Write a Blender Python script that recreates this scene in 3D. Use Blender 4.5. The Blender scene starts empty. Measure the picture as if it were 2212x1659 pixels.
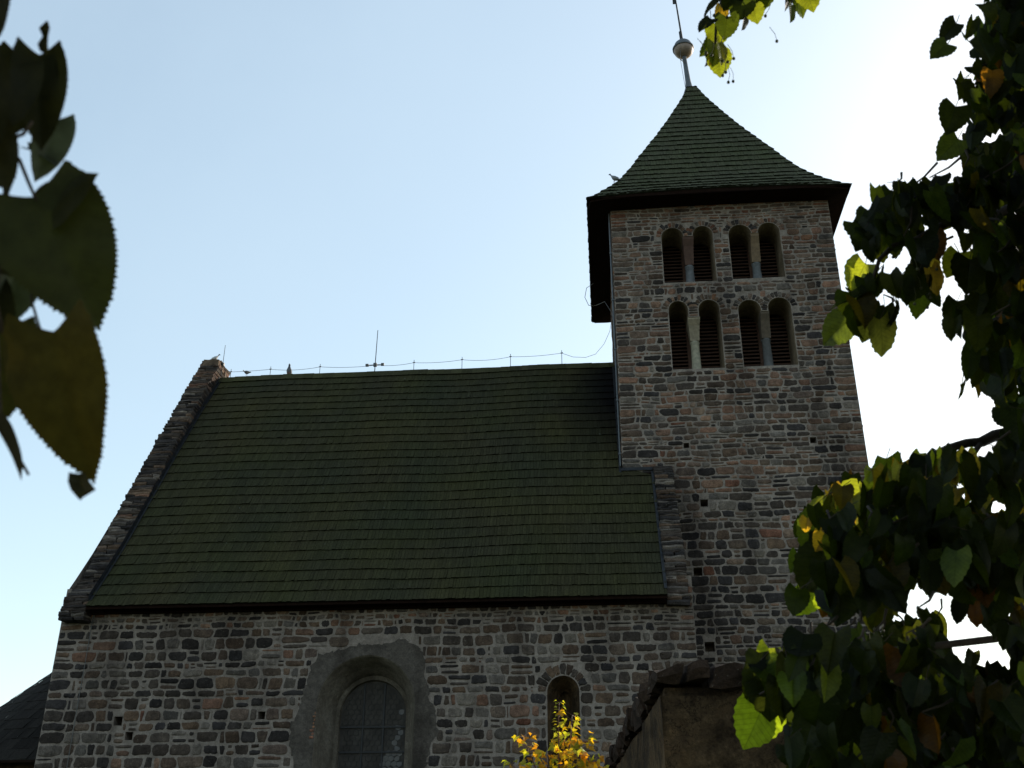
import bpy, math, random
from mathutils import Vector, Matrix, geometry, noise
S = bpy.context.scene
COL = S.collection
R = math.radians
# ------------------------------------------------------------------ camera
W, H, FPX = 2212.0, 1659.0, 2250.0            # reference frame in which the view was measured
PITCH, ROLL, EYE = R(25.4), R(0.1), Vector((0, 0, 1.6))
_r = Vector((1, 0, 0)); FWD = Vector((0, math.cos(PITCH), math.sin(PITCH))); _u = Vector((0, -math.sin(PITCH), math.cos(PITCH)))
RT = _r*math.cos(ROLL)+_u*math.sin(ROLL); UP = _u*math.cos(ROLL)-_r*math.sin(ROLL)
cd = bpy.data.cameras.new('camera'); cam = bpy.data.objects.new('camera', cd); COL.objects.link(cam)
m = Matrix((RT, UP, -FWD)).transposed().to_4x4(); m.translation = EYE; cam.matrix_world = m
cd.sensor_width = 36; cd.lens = 36*FPX/W; cd.clip_start = 0.05; cd.clip_end = 2000
cd.dof.use_dof = True; cd.dof.focus_distance = 27.0; cd.dof.aperture_fstop = 9.5
S.camera = cam
def at(px, py, d):
    """world point seen at (px,py) of the 2212x1659 frame, d metres deep"""
    return EYE + FWD*d + RT*((px-W/2)/FPX*d) + UP*((H/2-py)/FPX*d)
# ------------------------------------------------------------------ sky, sun, exposure
SUN_AZ, SUN_EL = 51.0, 27.0                   # degrees right of the view direction, above horizon
w = bpy.data.worlds.new('World'); S.world = w; w.use_nodes = True
nt = w.node_tree; nt.nodes.clear()
sky = nt.nodes.new('ShaderNodeTexSky'); sky.sky_type = 'NISHITA'; sky.sun_disc = False
sky.sun_elevation = R(SUN_EL); sky.sun_rotation = R(SUN_AZ); sky.air_density = 1.0; sky.dust_density = 1.0; sky.ozone_density = 1.0
bg = nt.nodes.new('ShaderNodeBackground'); bg.inputs[1].default_value = 0.15
ow = nt.nodes.new('ShaderNodeOutputWorld')
tint = nt.nodes.new('ShaderNodeMix'); tint.data_type = 'RGBA'; tint.blend_type = 'MULTIPLY'; tint.inputs[0].default_value = 1
tint.inputs[7].default_value = (1.27, 1.17, .94, 1)      # camera white balance: warmer than the raw sky
nt.links.new(sky.outputs[0], tint.inputs[6]); 
hz_ = nt.nodes.new('ShaderNodeMix'); hz_.data_type = 'RGBA'; hz_.inputs[0].default_value = .32; hz_.inputs[7].default_value = (2.5, 3.15, 3.7, 1)   # thin bright haze over the whole sky
tcw = nt.nodes.new('ShaderNodeTexCoord'); nzw = nt.nodes.new('ShaderNodeTexNoise'); nzw.inputs['Scale'].default_value = 2.2; nzw.inputs['Detail'].default_value = 7; nzw.inputs['Roughness'].default_value = .55
mrw = nt.nodes.new('ShaderNodeMapRange'); mrw.inputs[1].default_value = .35; mrw.inputs[2].default_value = .7; mrw.inputs[3].default_value = .30; mrw.inputs[4].default_value = .52
nt.links.new(tcw.outputs['Generated'], nzw.inputs['Vector']); nt.links.new(nzw.outputs[0], mrw.inputs[0]); nt.links.new(mrw.outputs[0], hz_.inputs[0])
nt.links.new(tint.outputs[2], hz_.inputs[6]); nt.links.new(hz_.outputs[2], bg.inputs[0]); nt.links.new(bg.outputs[0], ow.inputs[0])
sd = bpy.data.lights.new('sun', 'SUN'); sun = bpy.data.objects.new('sun', sd); COL.objects.link(sun)
sd.energy = 3.2; sd.angle = R(0.53); sd.color = (1, .93, .82)
SUND = Vector((math.sin(R(SUN_AZ))*math.cos(R(SUN_EL)), math.cos(R(SUN_AZ))*math.cos(R(SUN_EL)), math.sin(R(SUN_EL))))
sun.rotation_euler = (-SUND).to_track_quat('-Z', 'Y').to_euler()
S.view_settings.view_transform = 'Standard'; S.view_settings.look = 'None'
S.view_settings.exposure = 0.85; S.view_settings.gamma = 1.0; S.view_settings.use_curve_mapping = False
S.render.engine = 'CYCLES'
# ------------------------------------------------------------------ helpers
def tag(o, label=None, cat=None, group=None, kind=None):
    if label: o['label'] = label
    if cat: o['category'] = cat
    if group: o['group'] = group
    if kind: o['kind'] = kind
    return o
def empty(name, loc=(0, 0, 0), rz=0, parent=None):
    o = bpy.data.objects.new(name, None); COL.objects.link(o); o.location = loc; o.rotation_euler = (0, 0, rz); o.parent = parent
    return o
class MB:
    def __init__(s): s.v = []; s.f = []; s.c = []; s.uv = []
    def add(s, vs, fs, col=(1, 1, 1), uvs=None):
        n = len(s.v); s.v += [tuple(x) for x in vs]; s.f += [tuple(i+n for i in f) for f in fs]
        s.c += [col]*len(vs) if not isinstance(col, list) else col
        s.uv += uvs if uvs else [(0, 0)]*len(vs)
    def box(s, a, b, col=(1, 1, 1), jit=0.0, rnd=None):
        x0, y0, z0 = a; x1, y1, z1 = b
        vs = [(x0, y0, z0), (x1, y0, z0), (x1, y1, z0), (x0, y1, z0), (x0, y0, z1), (x1, y0, z1), (x1, y1, z1), (x0, y1, z1)]
        if jit: vs = [tuple(c+rnd.uniform(-jit, jit) for c in p) for p in vs]
        s.add(vs, [(3, 2, 1, 0), (4, 5, 6, 7), (0, 1, 5, 4), (1, 2, 6, 5), (2, 3, 7, 6), (3, 0, 4, 7)], col)
    def tube(s, pts, rad, n=8, col=(1, 1, 1), caps=True):
        pts = [Vector(p) for p in pts]
        if not isinstance(rad, (list, tuple)): rad = [rad]*len(pts)
        rad = list(rad)+[rad[-1]]*max(0, len(pts)-len(rad))
        vs = []; fs = []
        t0 = (pts[1]-pts[0]).normalized(); ref = t0.orthogonal().normalized()
        for i, p in enumerate(pts):
            t = (pts[min(i+1, len(pts)-1)]-pts[max(i-1, 0)]).normalized()
            ref = (ref-t*ref.dot(t)).normalized(); b = t.cross(ref)
            for k in range(n):
                a = 2*math.pi*k/n; vs.append(p+(ref*math.cos(a)+b*math.sin(a))*rad[i])
        for i in range(len(pts)-1):
            for k in range(n): fs.append((i*n+k, i*n+(k+1) % n, (i+1)*n+(k+1) % n, (i+1)*n+k))
        if caps: fs.append(tuple(range(n))[::-1]); fs.append(tuple((len(pts)-1)*n+k for k in range(n)))
        s.add(vs, fs, col)
    def lathe(s, c, prof, n=24, col=(1, 1, 1), lean=(0, 0)):
        vs = []; fs = []
        for r, z in prof:
            for k in range(n):
                a = 2*math.pi*k/n; vs.append((c[0]+r*math.cos(a)+lean[0]*(z-prof[0][1]), c[1]+r*math.sin(a)+lean[1]*(z-prof[0][1]), c[2]+z))
        for i in range(len(prof)-1):
            for k in range(n): fs.append((i*n+k, i*n+(k+1) % n, (i+1)*n+(k+1) % n, (i+1)*n+k))
        fs.append(tuple(range(n))[::-1]); fs.append(tuple((len(prof)-1)*n+k for k in range(n)))
        s.add(vs, fs, col)
    def build(s, name, mat, parent=None, smooth=False, uv=False):
        me = bpy.data.meshes.new(name); me.from_pydata(s.v, [], s.f)
        if not isinstance(mat, (list, tuple)): mat = [mat]
        for q in mat: me.materials.append(q)
        at_ = me.attributes.new('Col', 'FLOAT_COLOR', 'POINT')
        buf = []
        for c in s.c: buf += [c[0], c[1], c[2], 1.0]
        at_.data.foreach_set('color', buf)
        if uv:
            a2 = me.attributes.new('leaf_uv', 'FLOAT_VECTOR', 'POINT'); b2 = []
            for c in s.uv: b2 += [c[0], c[1], 0.0]
            a2.data.foreach_set('vector', b2)
        if smooth: me.polygons.foreach_set('use_smooth', [True]*len(me.polygons))
        me.update(); o = bpy.data.objects.new(name, me); COL.objects.link(o); o.parent = parent
        return o
# ------------------------------------------------------------------ materials
def mat(name):
    m = bpy.data.materials.new(name); m.use_nodes = True; n = m.node_tree
    return m, n, n.nodes['Principled BSDF'], n.nodes['Material Output']
def N(n, t, **k):
    x = n.nodes.new(t)
    for a, b in k.items():
        if a in ('operation', 'blend_type', 'data_type', 'feature', 'attribute_name', 'distance', 'noise_dimensions', 'wave_type', 'bands_direction'): setattr(x, a, b)
    return x
def noise_tex(n, scale, detail=4, rough=.6, vec=None):
    x = n.nodes.new('ShaderNodeTexNoise'); x.inputs['Scale'].default_value = scale; x.inputs['Detail'].default_value = detail; x.inputs['Roughness'].default_value = rough
    if vec is None:
        tc = n.nodes.new('ShaderNodeTexCoord'); vec = tc.outputs['Object']
    n.links.new(vec, x.inputs['Vector']); return x
def ramp(n, src, stops):
    x = n.nodes.new('ShaderNodeValToRGB'); e = x.color_ramp.elements
    while len(e) < len(stops): e.new(.5)
    for q, (p, c) in zip(e, stops): q.position = p; q.color = (*c, 1) if len(c) == 3 else c
    n.links.new(src, x.inputs[0]); return x
def mul(n, a, b, fac=1.0, mode='MULTIPLY'):
    x = n.nodes.new('ShaderNodeMix'); x.data_type = 'RGBA'; x.blend_type = mode; x.inputs[0].default_value = fac if not hasattr(fac, 'links') else 1
    if hasattr(fac, 'links'): n.links.new(fac, x.inputs[0])
    for s_, i in ((a, 6), (b, 7)):
        if hasattr(s_, 'links'): n.links.new(s_, x.inputs[i])
        else: x.inputs[i].default_value = (*s_, 1)
    return x.outputs[2]
def bump(n, b, src, strength, dist, prev=None):
    x = n.nodes.new('ShaderNodeBump'); x.inputs['Strength'].default_value = strength; x.inputs['Distance'].default_value = dist
    n.links.new(src, x.inputs['Height'])
    if prev: n.links.new(prev, x.inputs['Normal'])
    if b: n.links.new(x.outputs[0], b.inputs['Normal'])
    return x.outputs[0]
def G(v): return (v, v, v)
def streaks(n, c, lo_=.62, hi_=1.12):
    tc = n.nodes.new('ShaderNodeTexCoord'); mp = n.nodes.new('ShaderNodeMapping'); mp.inputs['Scale'].default_value = (1.1, 1.1, .22)
    n.links.new(tc.outputs['Object'], mp.inputs[0]); x = noise_tex(n, 1.0, 6, .62, mp.outputs[0])
    return mul(n, c, ramp(n, x.outputs[0], [(.36, (lo_, lo_*.98, lo_*.97)), (.5, G(1)), (.7, G(hi_))]).outputs[0])
def mat_stone():
    m, n, b, o = mat('rubble_stone')
    a = N(n, 'ShaderNodeAttribute', attribute_name='Col')
    n1 = noise_tex(n, 5.5, 6, .7); n2 = noise_tex(n, 38, 4, .65); n3 = noise_tex(n, 1.1, 3, .5)
    c = mul(n, a.outputs['Color'], ramp(n, n1.outputs[0], [(.28, G(.5)), (.5, G(.95)), (.72, G(1.55))]).outputs[0])
    c = mul(n, c, ramp(n, n2.outputs[0], [(.3, G(.68)), (.5, G(1)), (.72, G(1.4))]).outputs[0])
    c = mul(n, c, ramp(n, n3.outputs[0], [(.3, (.85, .83, .84)), (.7, (1.12, 1.08, 1.02))]).outputs[0])
    sp = ramp(n, noise_tex(n, 17, 3, .7).outputs[0], [(.66, G(0)), (.74, G(.5))])
    c = mul(n, c, (.26, .255, .22), sp.outputs[0], 'MIX')
    c = mul(n, streaks(n, c), (1.1, 1.0, .92))
    n.links.new(c, b.inputs['Base Color']); b.inputs['Roughness'].default_value = .9; b.inputs['Specular IOR Level'].default_value = .12
    q = bump(n, None, n1.outputs[0], .7, .05); bump(n, b, n2.outputs[0], .6, .012, q)
    return m
def mat_mortar(name, c0, c1, c2, cracks=0):
    m, n, b, o = mat(name)
    n1 = noise_tex(n, 2.2, 8, .72); n2 = noise_tex(n, 45, 5, .7); n3 = noise_tex(n, 11, 5, .65)
    c = ramp(n, n1.outputs[0], [(.3, c0), (.5, c1), (.72, c2)]).outputs[0]
    c = mul(n, c, ramp(n, n2.outputs[0], [(.3, G(.7)), (.7, G(1.25))]).outputs[0])
    c = mul(n, c, ramp(n, n3.outputs[0], [(.3, G(.72)), (.68, G(1.2))]).outputs[0])
    c = streaks(n, c)
    n.links.new(c, b.inputs['Base Color']); b.inputs['Roughness'].default_value = .95; b.inputs['Specular IOR Level'].default_value = .15
    if cracks:
        tc = n.nodes.new('ShaderNodeTexCoord'); vv = n.nodes.new('ShaderNodeVectorMath'); vv.operation = 'ADD'
        wn = noise_tex(n, 3, 5, .7); n.links.new(tc.outputs['Object'], vv.inputs[0]); n.links.new(wn.outputs['Color'], vv.inputs[1])
        vo = n.nodes.new('ShaderNodeTexVoronoi'); vo.feature = 'DISTANCE_TO_EDGE'; vo.inputs['Scale'].default_value = 1.5; n.links.new(vv.outputs[0], vo.inputs['Vector'])
        cr = ramp(n, vo.outputs['Distance'], [(0, G(.3)), (.02, G(1))]).outputs[0]
        pt = ramp(n, noise_tex(n, 1.3, 7, .75).outputs[0], [(.42, (.42, .40, .38)), (.5, G(1)), (.62, (1.5, 1.4, 1.3))]).outputs[0]
        c = mul(n, mul(n, c, cr), pt); n.links.new(c, b.inputs['Base Color'])
    q = bump(n, None, n3.outputs[0], .8, .03); bump(n, b, n2.outputs[0], .6, .01, q)
    return m
def mat_shingle(name, ca, cb, moss, stain=False):
    m, n, b, o = mat(name)
    a = N(n, 'ShaderNodeAttribute', attribute_name='Col')
    tc = n.nodes.new('ShaderNodeTexCoord'); mp = n.nodes.new('ShaderNodeMapping'); mp.inputs['Scale'].default_value = (30, 2.5, 2.5)
    n.links.new(tc.outputs['Object'], mp.inputs[0])
    g = noise_tex(n, 1.0, 5, .7, mp.outputs[0]); big = noise_tex(n, .55, 5, .65); sm = noise_tex(n, 26, 4, .7)
    base = ramp(n, g.outputs[0], [(.3, ca), (.7, cb)]).outputs[0]
    mk = ramp(n, big.outputs[0], [(.36, G(.3)), (.64, G(.75))]).outputs[0]
    c = mul(n, base, moss, mk, 'MIX')
    c = mul(n, c, a.outputs['Color'])
    c = mul(n, c, ramp(n, sm.outputs[0], [(.3, G(.6)), (.7, G(1.4))]).outputs[0])
    dots = ramp(n, noise_tex(n, 9, 2, .5).outputs[0], [(.775, G(0)), (.79, G(.6))])
    c = mul(n, c, (.11, .12, .11), dots.outputs[0], 'MIX')
    n.links.new(c, b.inputs['Base Color']); b.inputs['Roughness'].default_value = .9; b.inputs['Specular IOR Level'].default_value = .06
    q = bump(n, None, g.outputs[0], .5, .01); bump(n, b, sm.outputs[0], .6, .015, q)
    return m
def mat_plain(name, col, rough=.7, metal=0.0, var=.25, sc=12, bmp=.3, usecol=False, spec=.4):
    m, n, b, o = mat(name)
    x = noise_tex(n, sc, 5, .65)
    src = N(n, 'ShaderNodeAttribute', attribute_name='Col').outputs['Color'] if usecol else col
    c = mul(n, src, ramp(n, x.outputs[0], [(.3, G(1-var)), (.7, G(1+var))]).outputs[0])
    n.links.new(c, b.inputs['Base Color']); b.inputs['Roughness'].default_value = rough; b.inputs['Metallic'].default_value = metal; b.inputs['Specular IOR Level'].default_value = spec
    if bmp: bump(n, b, x.outputs[0], bmp, .01)
    return m
def mat_leaf(name, trans=.45, vein=.6, gloss=.35, vb=.3):
    m, n, b, o = mat(name)
    a = N(n, 'ShaderNodeAttribute', attribute_name='Col'); uv = N(n, 'ShaderNodeAttribute', attribute_name='leaf_uv')
    sep = n.nodes.new('ShaderNodeSeparateXYZ'); n.links.new(uv.outputs['Vector'], sep.inputs[0])
    def M(op, x, y=None, z=None):
        q = n.nodes.new('ShaderNodeMath'); q.operation = op
        for i, s_ in enumerate((x, y, z)):
            if s_ is None: continue
            if hasattr(s_, 'links'): n.links.new(s_, q.inputs[i])
            else: q.inputs[i].default_value = s_
        return q.outputs[0]
    ax = M('ABSOLUTE', sep.outputs[0])
    t = M('SUBTRACT', sep.outputs[1], M('MULTIPLY', ax, .62))
    fr = M('ABSOLUTE', M('SUBTRACT', M('FRACT', M('MULTIPLY', t, 8.5)), .5))
    side = M('SMOOTH_MIN', M('MULTIPLY', fr, 1.0), .12, .05)           # 0 on a side vein
    mid = M('MULTIPLY', ax, 5.0)
    v = M('MINIMUM', M('MULTIPLY', side, 8.0), M('MULTIPLY', mid, 8.0)); v = M('MINIMUM', v, 1.0)
    nn = noise_tex(n, 60, 4, .6)
    c = mul(n, a.outputs['Color'], ramp(n, nn.outputs[0], [(.3, G(.75)), (.7, G(1.25))]).outputs[0])
    vr = ramp(n, v, [(0, G(vein if vein else 1)), (1, G(1.0))]).outputs[0]
    tc_ = mul(n, mul(n, c, (4.2, 3.5, .9)), vr)
    df = n.nodes.new('ShaderNodeBsdfDiffuse'); tr = n.nodes.new('ShaderNodeBsdfTranslucent'); gl = n.nodes.new('ShaderNodeBsdfGlossy')
    n.links.new(c, df.inputs[0]); n.links.new(tc_, tr.inputs[0]); gl.inputs['Roughness'].default_value = gloss; gl.inputs[0].default_value = (1, 1, 1, 1)
    bm = bump(n, None, v, vb, .002)
    n.links.new(bm, df.inputs['Normal']); n.links.new(bm, gl.inputs['Normal'])
    mx = n.nodes.new('ShaderNodeMixShader'); mx.inputs[0].default_value = trans
    n.links.new(df.outputs[0], mx.inputs[1]); n.links.new(tr.outputs[0], mx.inputs[2])
    m2 = n.nodes.new('ShaderNodeMixShader'); m2.inputs[0].default_value = .009
    n.links.new(mx.outputs[0], m2.inputs[1]); n.links.new(gl.outputs[0], m2.inputs[2])
    n.links.new(m2.outputs[0], o.inputs[0]); n.nodes.remove(b)
    return m
M_STONE = mat_stone()
M_MORTAR = mat_mortar('lime_mortar', (.118, .096, .081), (.195, .162, .138), (.27, .228, .195))
M_PLASTER = mat_mortar('grey_plaster', (.040, .034, .028), (.070, .059, .050), (.108, .093, .080))
M_REVEAL = mat_mortar('pale_reveal_plaster', (.075, .062, .048), (.125, .106, .084), (.19, .165, .135))
M_OCHRE = mat_mortar('ochre_plaster', (.026, .016, .009), (.060, .038, .019), (.12, .078, .042), 1)
M_RSTONE = mat_mortar('reddish_reveal', (.11, .08, .05), (.17, .13, .085), (.24, .185, .13))
M_NROOF = mat_shingle('mossy_shingle', (.016, .0145, .0095), (.037, .034, .022), (.031, .032, .0115))
M_TROOF = mat_shingle('tower_shingle', (.036, .037, .025), (.072, .072, .050), (.050, .056, .028))
M_DROOF = mat_shingle('dark_shingle', (.010, .008, .007), (.020, .017, .015), (.012, .011, .009))
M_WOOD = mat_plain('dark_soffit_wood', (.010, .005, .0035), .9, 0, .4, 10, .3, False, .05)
M_LOUV = mat_plain('weathered_louvre_wood', (.075, .036, .022), .8, 0, .4, 14)
M_BLACK = mat_plain('dark_void', (.006, .006, .006), .9, 0, .2, 5, 0)
M_COLU = mat_plain('column_stone', (.2, .2, .2), .85, 0, .3, 9, .4, True)
M_FLASH = mat_plain('dark_lead_flashing', (.022, .024, .028), .7, .1, .4, 8, .2, False, .15)
M_METAL = mat_plain('grey_sheet_metal', (.09, .10, .11), .55, .3, .25, 8)
M_WIRE = mat_plain('steel_wire', (.08, .08, .08), .5, .5, .2, 8, 0)
M_COPPER = mat_plain('weathered_copper_ball', (.20, .15, .12), .5, .2, .3, 6, .2)
M_IRON = mat_plain('dark_iron', (.018, .018, .02), .6, .2, .3, 20)
M_BARK = mat_plain('linden_bark', (.045, .032, .024), .9, 0, .5, 16, .9)
M_BIRD = mat_plain('feathers', (.1, .1, .1), .7, 0, .25, 40, .2, True)
M_LEAF = mat_leaf('linden_leaf', .5)
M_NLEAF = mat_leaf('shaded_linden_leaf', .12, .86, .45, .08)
M_MLEAF = mat_leaf('maple_leaf', .5, False)
M_FRUIT = mat_plain('linden_fruit', (.09, .085, .04), .7, 0, .3, 30)
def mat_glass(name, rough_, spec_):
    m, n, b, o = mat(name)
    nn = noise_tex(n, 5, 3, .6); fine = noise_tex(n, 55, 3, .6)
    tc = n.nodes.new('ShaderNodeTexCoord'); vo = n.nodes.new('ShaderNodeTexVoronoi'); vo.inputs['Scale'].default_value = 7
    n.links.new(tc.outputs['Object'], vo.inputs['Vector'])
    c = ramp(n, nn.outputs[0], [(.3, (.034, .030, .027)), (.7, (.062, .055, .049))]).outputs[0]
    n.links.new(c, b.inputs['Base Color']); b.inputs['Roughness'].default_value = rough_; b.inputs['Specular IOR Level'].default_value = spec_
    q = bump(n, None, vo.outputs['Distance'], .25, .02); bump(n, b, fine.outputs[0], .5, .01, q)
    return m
M_GLASS = mat_glass('old_window_glass', .5, .05); M_GLASS2 = mat_glass('bright_reflection_glass', .4, .42)  # second glass is the same pane made shinier to imitate bright reflections
# ------------------------------------------------------------------ masonry generator (stones laid in rough courses)
DARK = [(.042, .039, .039), (.056, .050, .047), (.036, .034, .035), (.072, .062, .056), (.048, .047, .051)]
BROWN = [(.105, .078, .06), (.135, .10, .076), (.09, .07, .058), (.12, .098, .082), (.085, .075, .068)]
PINK = [(.20, .125, .095), (.17, .115, .09), (.22, .15, .115), (.18, .14, .115), (.15, .12, .105)]
GREY = [(.14, .132, .125), (.11, .106, .103), (.16, .15, .138)]
RED = [(.17, .085, .06), (.20, .115, .075), (.15, .08, .06)]
def pick(rnd, wts):
    pal = rnd.choices([DARK, BROWN, PINK, GREY, RED], wts)[0]; c = rnd.choice(pal); k = rnd.uniform(.44, .86)
    return tuple(x*k for x in c)
def chaikin(p, q):
    o = []
    for i in range(len(p)):
        a, b = p[i], p[(i+1) % len(p)]
        o.append((a[0]+(b[0]-a[0])*q, a[1]+(b[1]-a[1])*q)); o.append((a[0]+(b[0]-a[0])*(1-q), a[1]+(b[1]-a[1])*(1-q)))
    return o
def inset(p, g):
    cx = sum(a[0] for a in p)/len(p); cy = sum(a[1] for a in p)/len(p)
    xs = [a[0] for a in p]; ys = [a[1] for a in p]; w_, h_ = (max(xs)-min(xs))/2, (max(ys)-min(ys))/2
    fx = max(.35, 1-g/max(w_, .01)); fy = max(.35, 1-g/max(h_, .01))
    return [(cx+(a[0]-cx)*fx, cy+(a[1]-cy)*fy) for a in p]
def stone(mb, poly, mp, rnd, col, gap=.013, proud=.012):
    p = inset(poly, gap*rnd.uniform(.7, 1.7))
    p = chaikin(p, rnd.uniform(.12, .24)); p = chaikin(p, .25)
    xs = [a[0] for a in p]; ys = [a[1] for a in p]; w_, h_ = max(xs)-min(xs), max(ys)-min(ys)
    j = min(.011, .07*min(w_, h_)); p = [(a+rnd.uniform(-j, j), b+rnd.uniform(-j, j)) for a, b in p]
    n = len(p); cx = sum(a[0] for a in p)/n; cy = sum(a[1] for a in p)/n
    pr = proud*rnd.uniform(.3, 1.5); e = min(.022, .2*min(w_, h_)); tx, ty = rnd.uniform(-.05, .05), rnd.uniform(-.05, .05)
    vs = []
    for ins, hh in ((0, -.02), (0, pr*.45), (e, pr)):
        for a, b in (inset(p, ins) if ins else p): vs.append(mp(a, b, hh+(0 if hh < 0 else (a-cx)*tx*.5+(b-cy)*ty)))
    for a, b in p: vs.append(mp(cx+(a-cx)*.5, cy+(b-cy)*.5, pr*rnd.uniform(.95, 1.25)+.002))
    vs.append(mp(cx, cy, pr*1.12+.002)); fs = []
    for r_ in range(3):
        for k in range(n): fs.append((r_*n+k, r_*n+(k+1) % n, (r_+1)*n+(k+1) % n, (r_+1)*n+k))
    for k in range(n): fs.append((3*n+k, 3*n+(k+1) % n, 4*n))
    mb.add(vs, fs, col)
def masonry(mb, mp, a0, a1, z0, z1, hfun, wfun, palfun, blocked, seed, quoin=(True, True), gap=.013, thin=.2):
    """a = horizontal coordinate, z = height; blocked(z0,z1) -> list of (lo,hi) taken by openings"""
    rnd = random.Random(seed); z = z0
    wob = lambda a, zz: .05*noise.noise(Vector((a*.8, zz*1.7, seed)))+.035*noise.noise(Vector((a*2.3, zz*3, seed+9)))
    while z < z1-.04:
        h = hfun(z, rnd)
        if z+h > z1-.07: h = z1-z
        blk = sorted(blocked(z, z+h)); free = []; lo = a0
        for b0, b1 in blk:
            if b0 > lo: free.append((lo, min(b0, a1)))
            lo = max(lo, b1)
        if lo < a1: free.append((lo, a1))
        for f0, f1 in free:
            if f1-f0 < .05: continue
            qz = rnd.uniform(.3, .6) if (f1 == a1 and quoin[1] and f1-f0 > 1.2) else 0; fe = f1-qz
            cuts = [f0]; first = True
            while cuts[-1] < fe:
                w_ = wfun(z, rnd)*(.7+h*1.6)
                if first and f0 == a0 and quoin[0]: w_ = rnd.uniform(.35, .6)
                if rnd.random() < .08: w_ *= .35
                first = False
                nx = cuts[-1]+w_
                if fe-nx < .14: nx = fe
                cuts.append(nx)
            if qz: cuts.append(f1)
            e0_ = -rnd.uniform(0, .025) if f0 == a0 else 0; e1_ = rnd.uniform(0, .03) if f1 == a1 else 0
            js = [e0_]+[rnd.uniform(-.045, .045) for _ in cuts[1:-1]]+[e1_]; jt = [e0_]+[q+rnd.uniform(-.06, .06) for q in js[1:-1]]+[e1_]
            for i in range(len(cuts)-1):
                c0, c1 = cuts[i], cuts[i+1]
                B0, B1, T0, T1 = c0+js[i], c1+js[i+1], c0+jt[i], c1+jt[i+1]
                zb0, zb1 = z+wob(c0, z), z+wob(c1, z); zt0, zt1 = z+h+wob(c0, z+h), z+h+wob(c1, z+h)
                cm = (c0+c1)/2; zbm = z+wob(cm, z)-.004; ztm = z+h+wob(cm, z+h)+rnd.uniform(-.012, .016)
                if rnd.random() < thin and c1-c0 > .2 and h > .13:
                    k = rnd.uniform(.35, .65); m0, m1 = zb0+(zt0-zb0)*k, zb1+(zt1-zb1)*(k+rnd.uniform(-.1, .1))
                    stone(mb, [(B0, zb0), (cm, zbm), (B1, zb1), (B1, m1), (B0, m0)], mp, rnd, pick(rnd, palfun(z, cm, rnd)), gap)
                    stone(mb, [(T0, m0), (T1, m1), (T1, zt1), (cm, ztm), (T0, zt0)], mp, rnd, pick(rnd, palfun(z, cm, rnd)), gap)
                elif rnd.random() < .07 and c1-c0 > .25:      # a cluster of chips
                    xm = (c0+c1)/2+rnd.uniform(-.05, .05); k = zb0+(zt0-zb0)*.5
                    stone(mb, [(B0, zb0), (xm, zb0), (xm-.02, zt0), (T0, zt0)], mp, rnd, pick(rnd, palfun(z, cm, rnd)), gap)
                    stone(mb, [(xm, zb0), (B1, zb1), (B1, k), (xm, k)], mp, rnd, pick(rnd, palfun(z, cm, rnd)), gap)
                    stone(mb, [(xm, k), (B1, k), (T1, zt1), (xm, zt1)], mp, rnd, pick(rnd, palfun(z, cm, rnd)), gap)
                else:
                    stone(mb, [(B0, zb0), (cm, zbm), (B1, zb1), (T1, zt1), (cm, ztm), (T0, zt0)], mp, rnd, pick(rnd, palfun(z, cm, rnd)), gap)
        z += h
def voussoirs(mb, mp, ca, cz, r0, r1, a0, a1, rnd, wts, n):
    step = (a1-a0)/n
    for i in range(n):
        s0, s1 = a0+i*step, a0+(i+1)*step; k = r1*rnd.uniform(.9, 1.06)
        P_ = lambda r_, t: (ca+r_*math.cos(t), cz+r_*math.sin(t))
        stone(mb, [P_(r0, s0), P_(r0, (s0+s1)/2), P_(r0, s1), P_(k, s1), P_(k, (s0+s1)/2), P_(k, s0)], mp, rnd, pick(rnd, wts), .008)
def arch(ca, r_, zs, zb, n=22):
    """closed outline from bottom left, up, over the arch, down to bottom right"""
    p = [(ca-r_, zb), (ca-r_, zs)]
    p += [(ca-r_*math.cos(math.pi*i/n), zs+r_*math.sin(math.pi*i/n)) for i in range(1, n)]
    return p+[(ca+r_, zs), (ca+r_, zb)]
def wall_with_holes(mb, outer, holes, mp):
    polys = [[Vector((a, b, 0)) for a, b in outer]]+[[Vector((a, b, 0)) for a, b in h] for h in holes]
    flat = [q for p in polys for q in p]; tris = geometry.tessellate_polygon(polys)
    fs = []
    for t in tris:
        a, b, c = (flat[i] for i in t)
        fs.append(tuple(t) if (b-a).cross(c-a).z > 0 else tuple(t)[::-1])
    mb.add([mp(q.x, q.y, 0) for q in flat], fs)
def reveal(mb, loops, mp, back=True):
    """loops: list of (outline, depth)"""
    n = len(loops[0][0]); vs = []
    for o_, d in loops: vs += [mp(a, b, -d) for a, b in o_]
    fs = []
    for l in range(len(loops)-1):
        for k in range(n): fs.append((l*n+k, (l+1)*n+k, (l+1)*n+(k+1) % n, l*n+(k+1) % n))
    if back: fs.append(tuple((len(loops)-1)*n+k for k in range(n))[::-1])
    mb.add(vs, fs)
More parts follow.
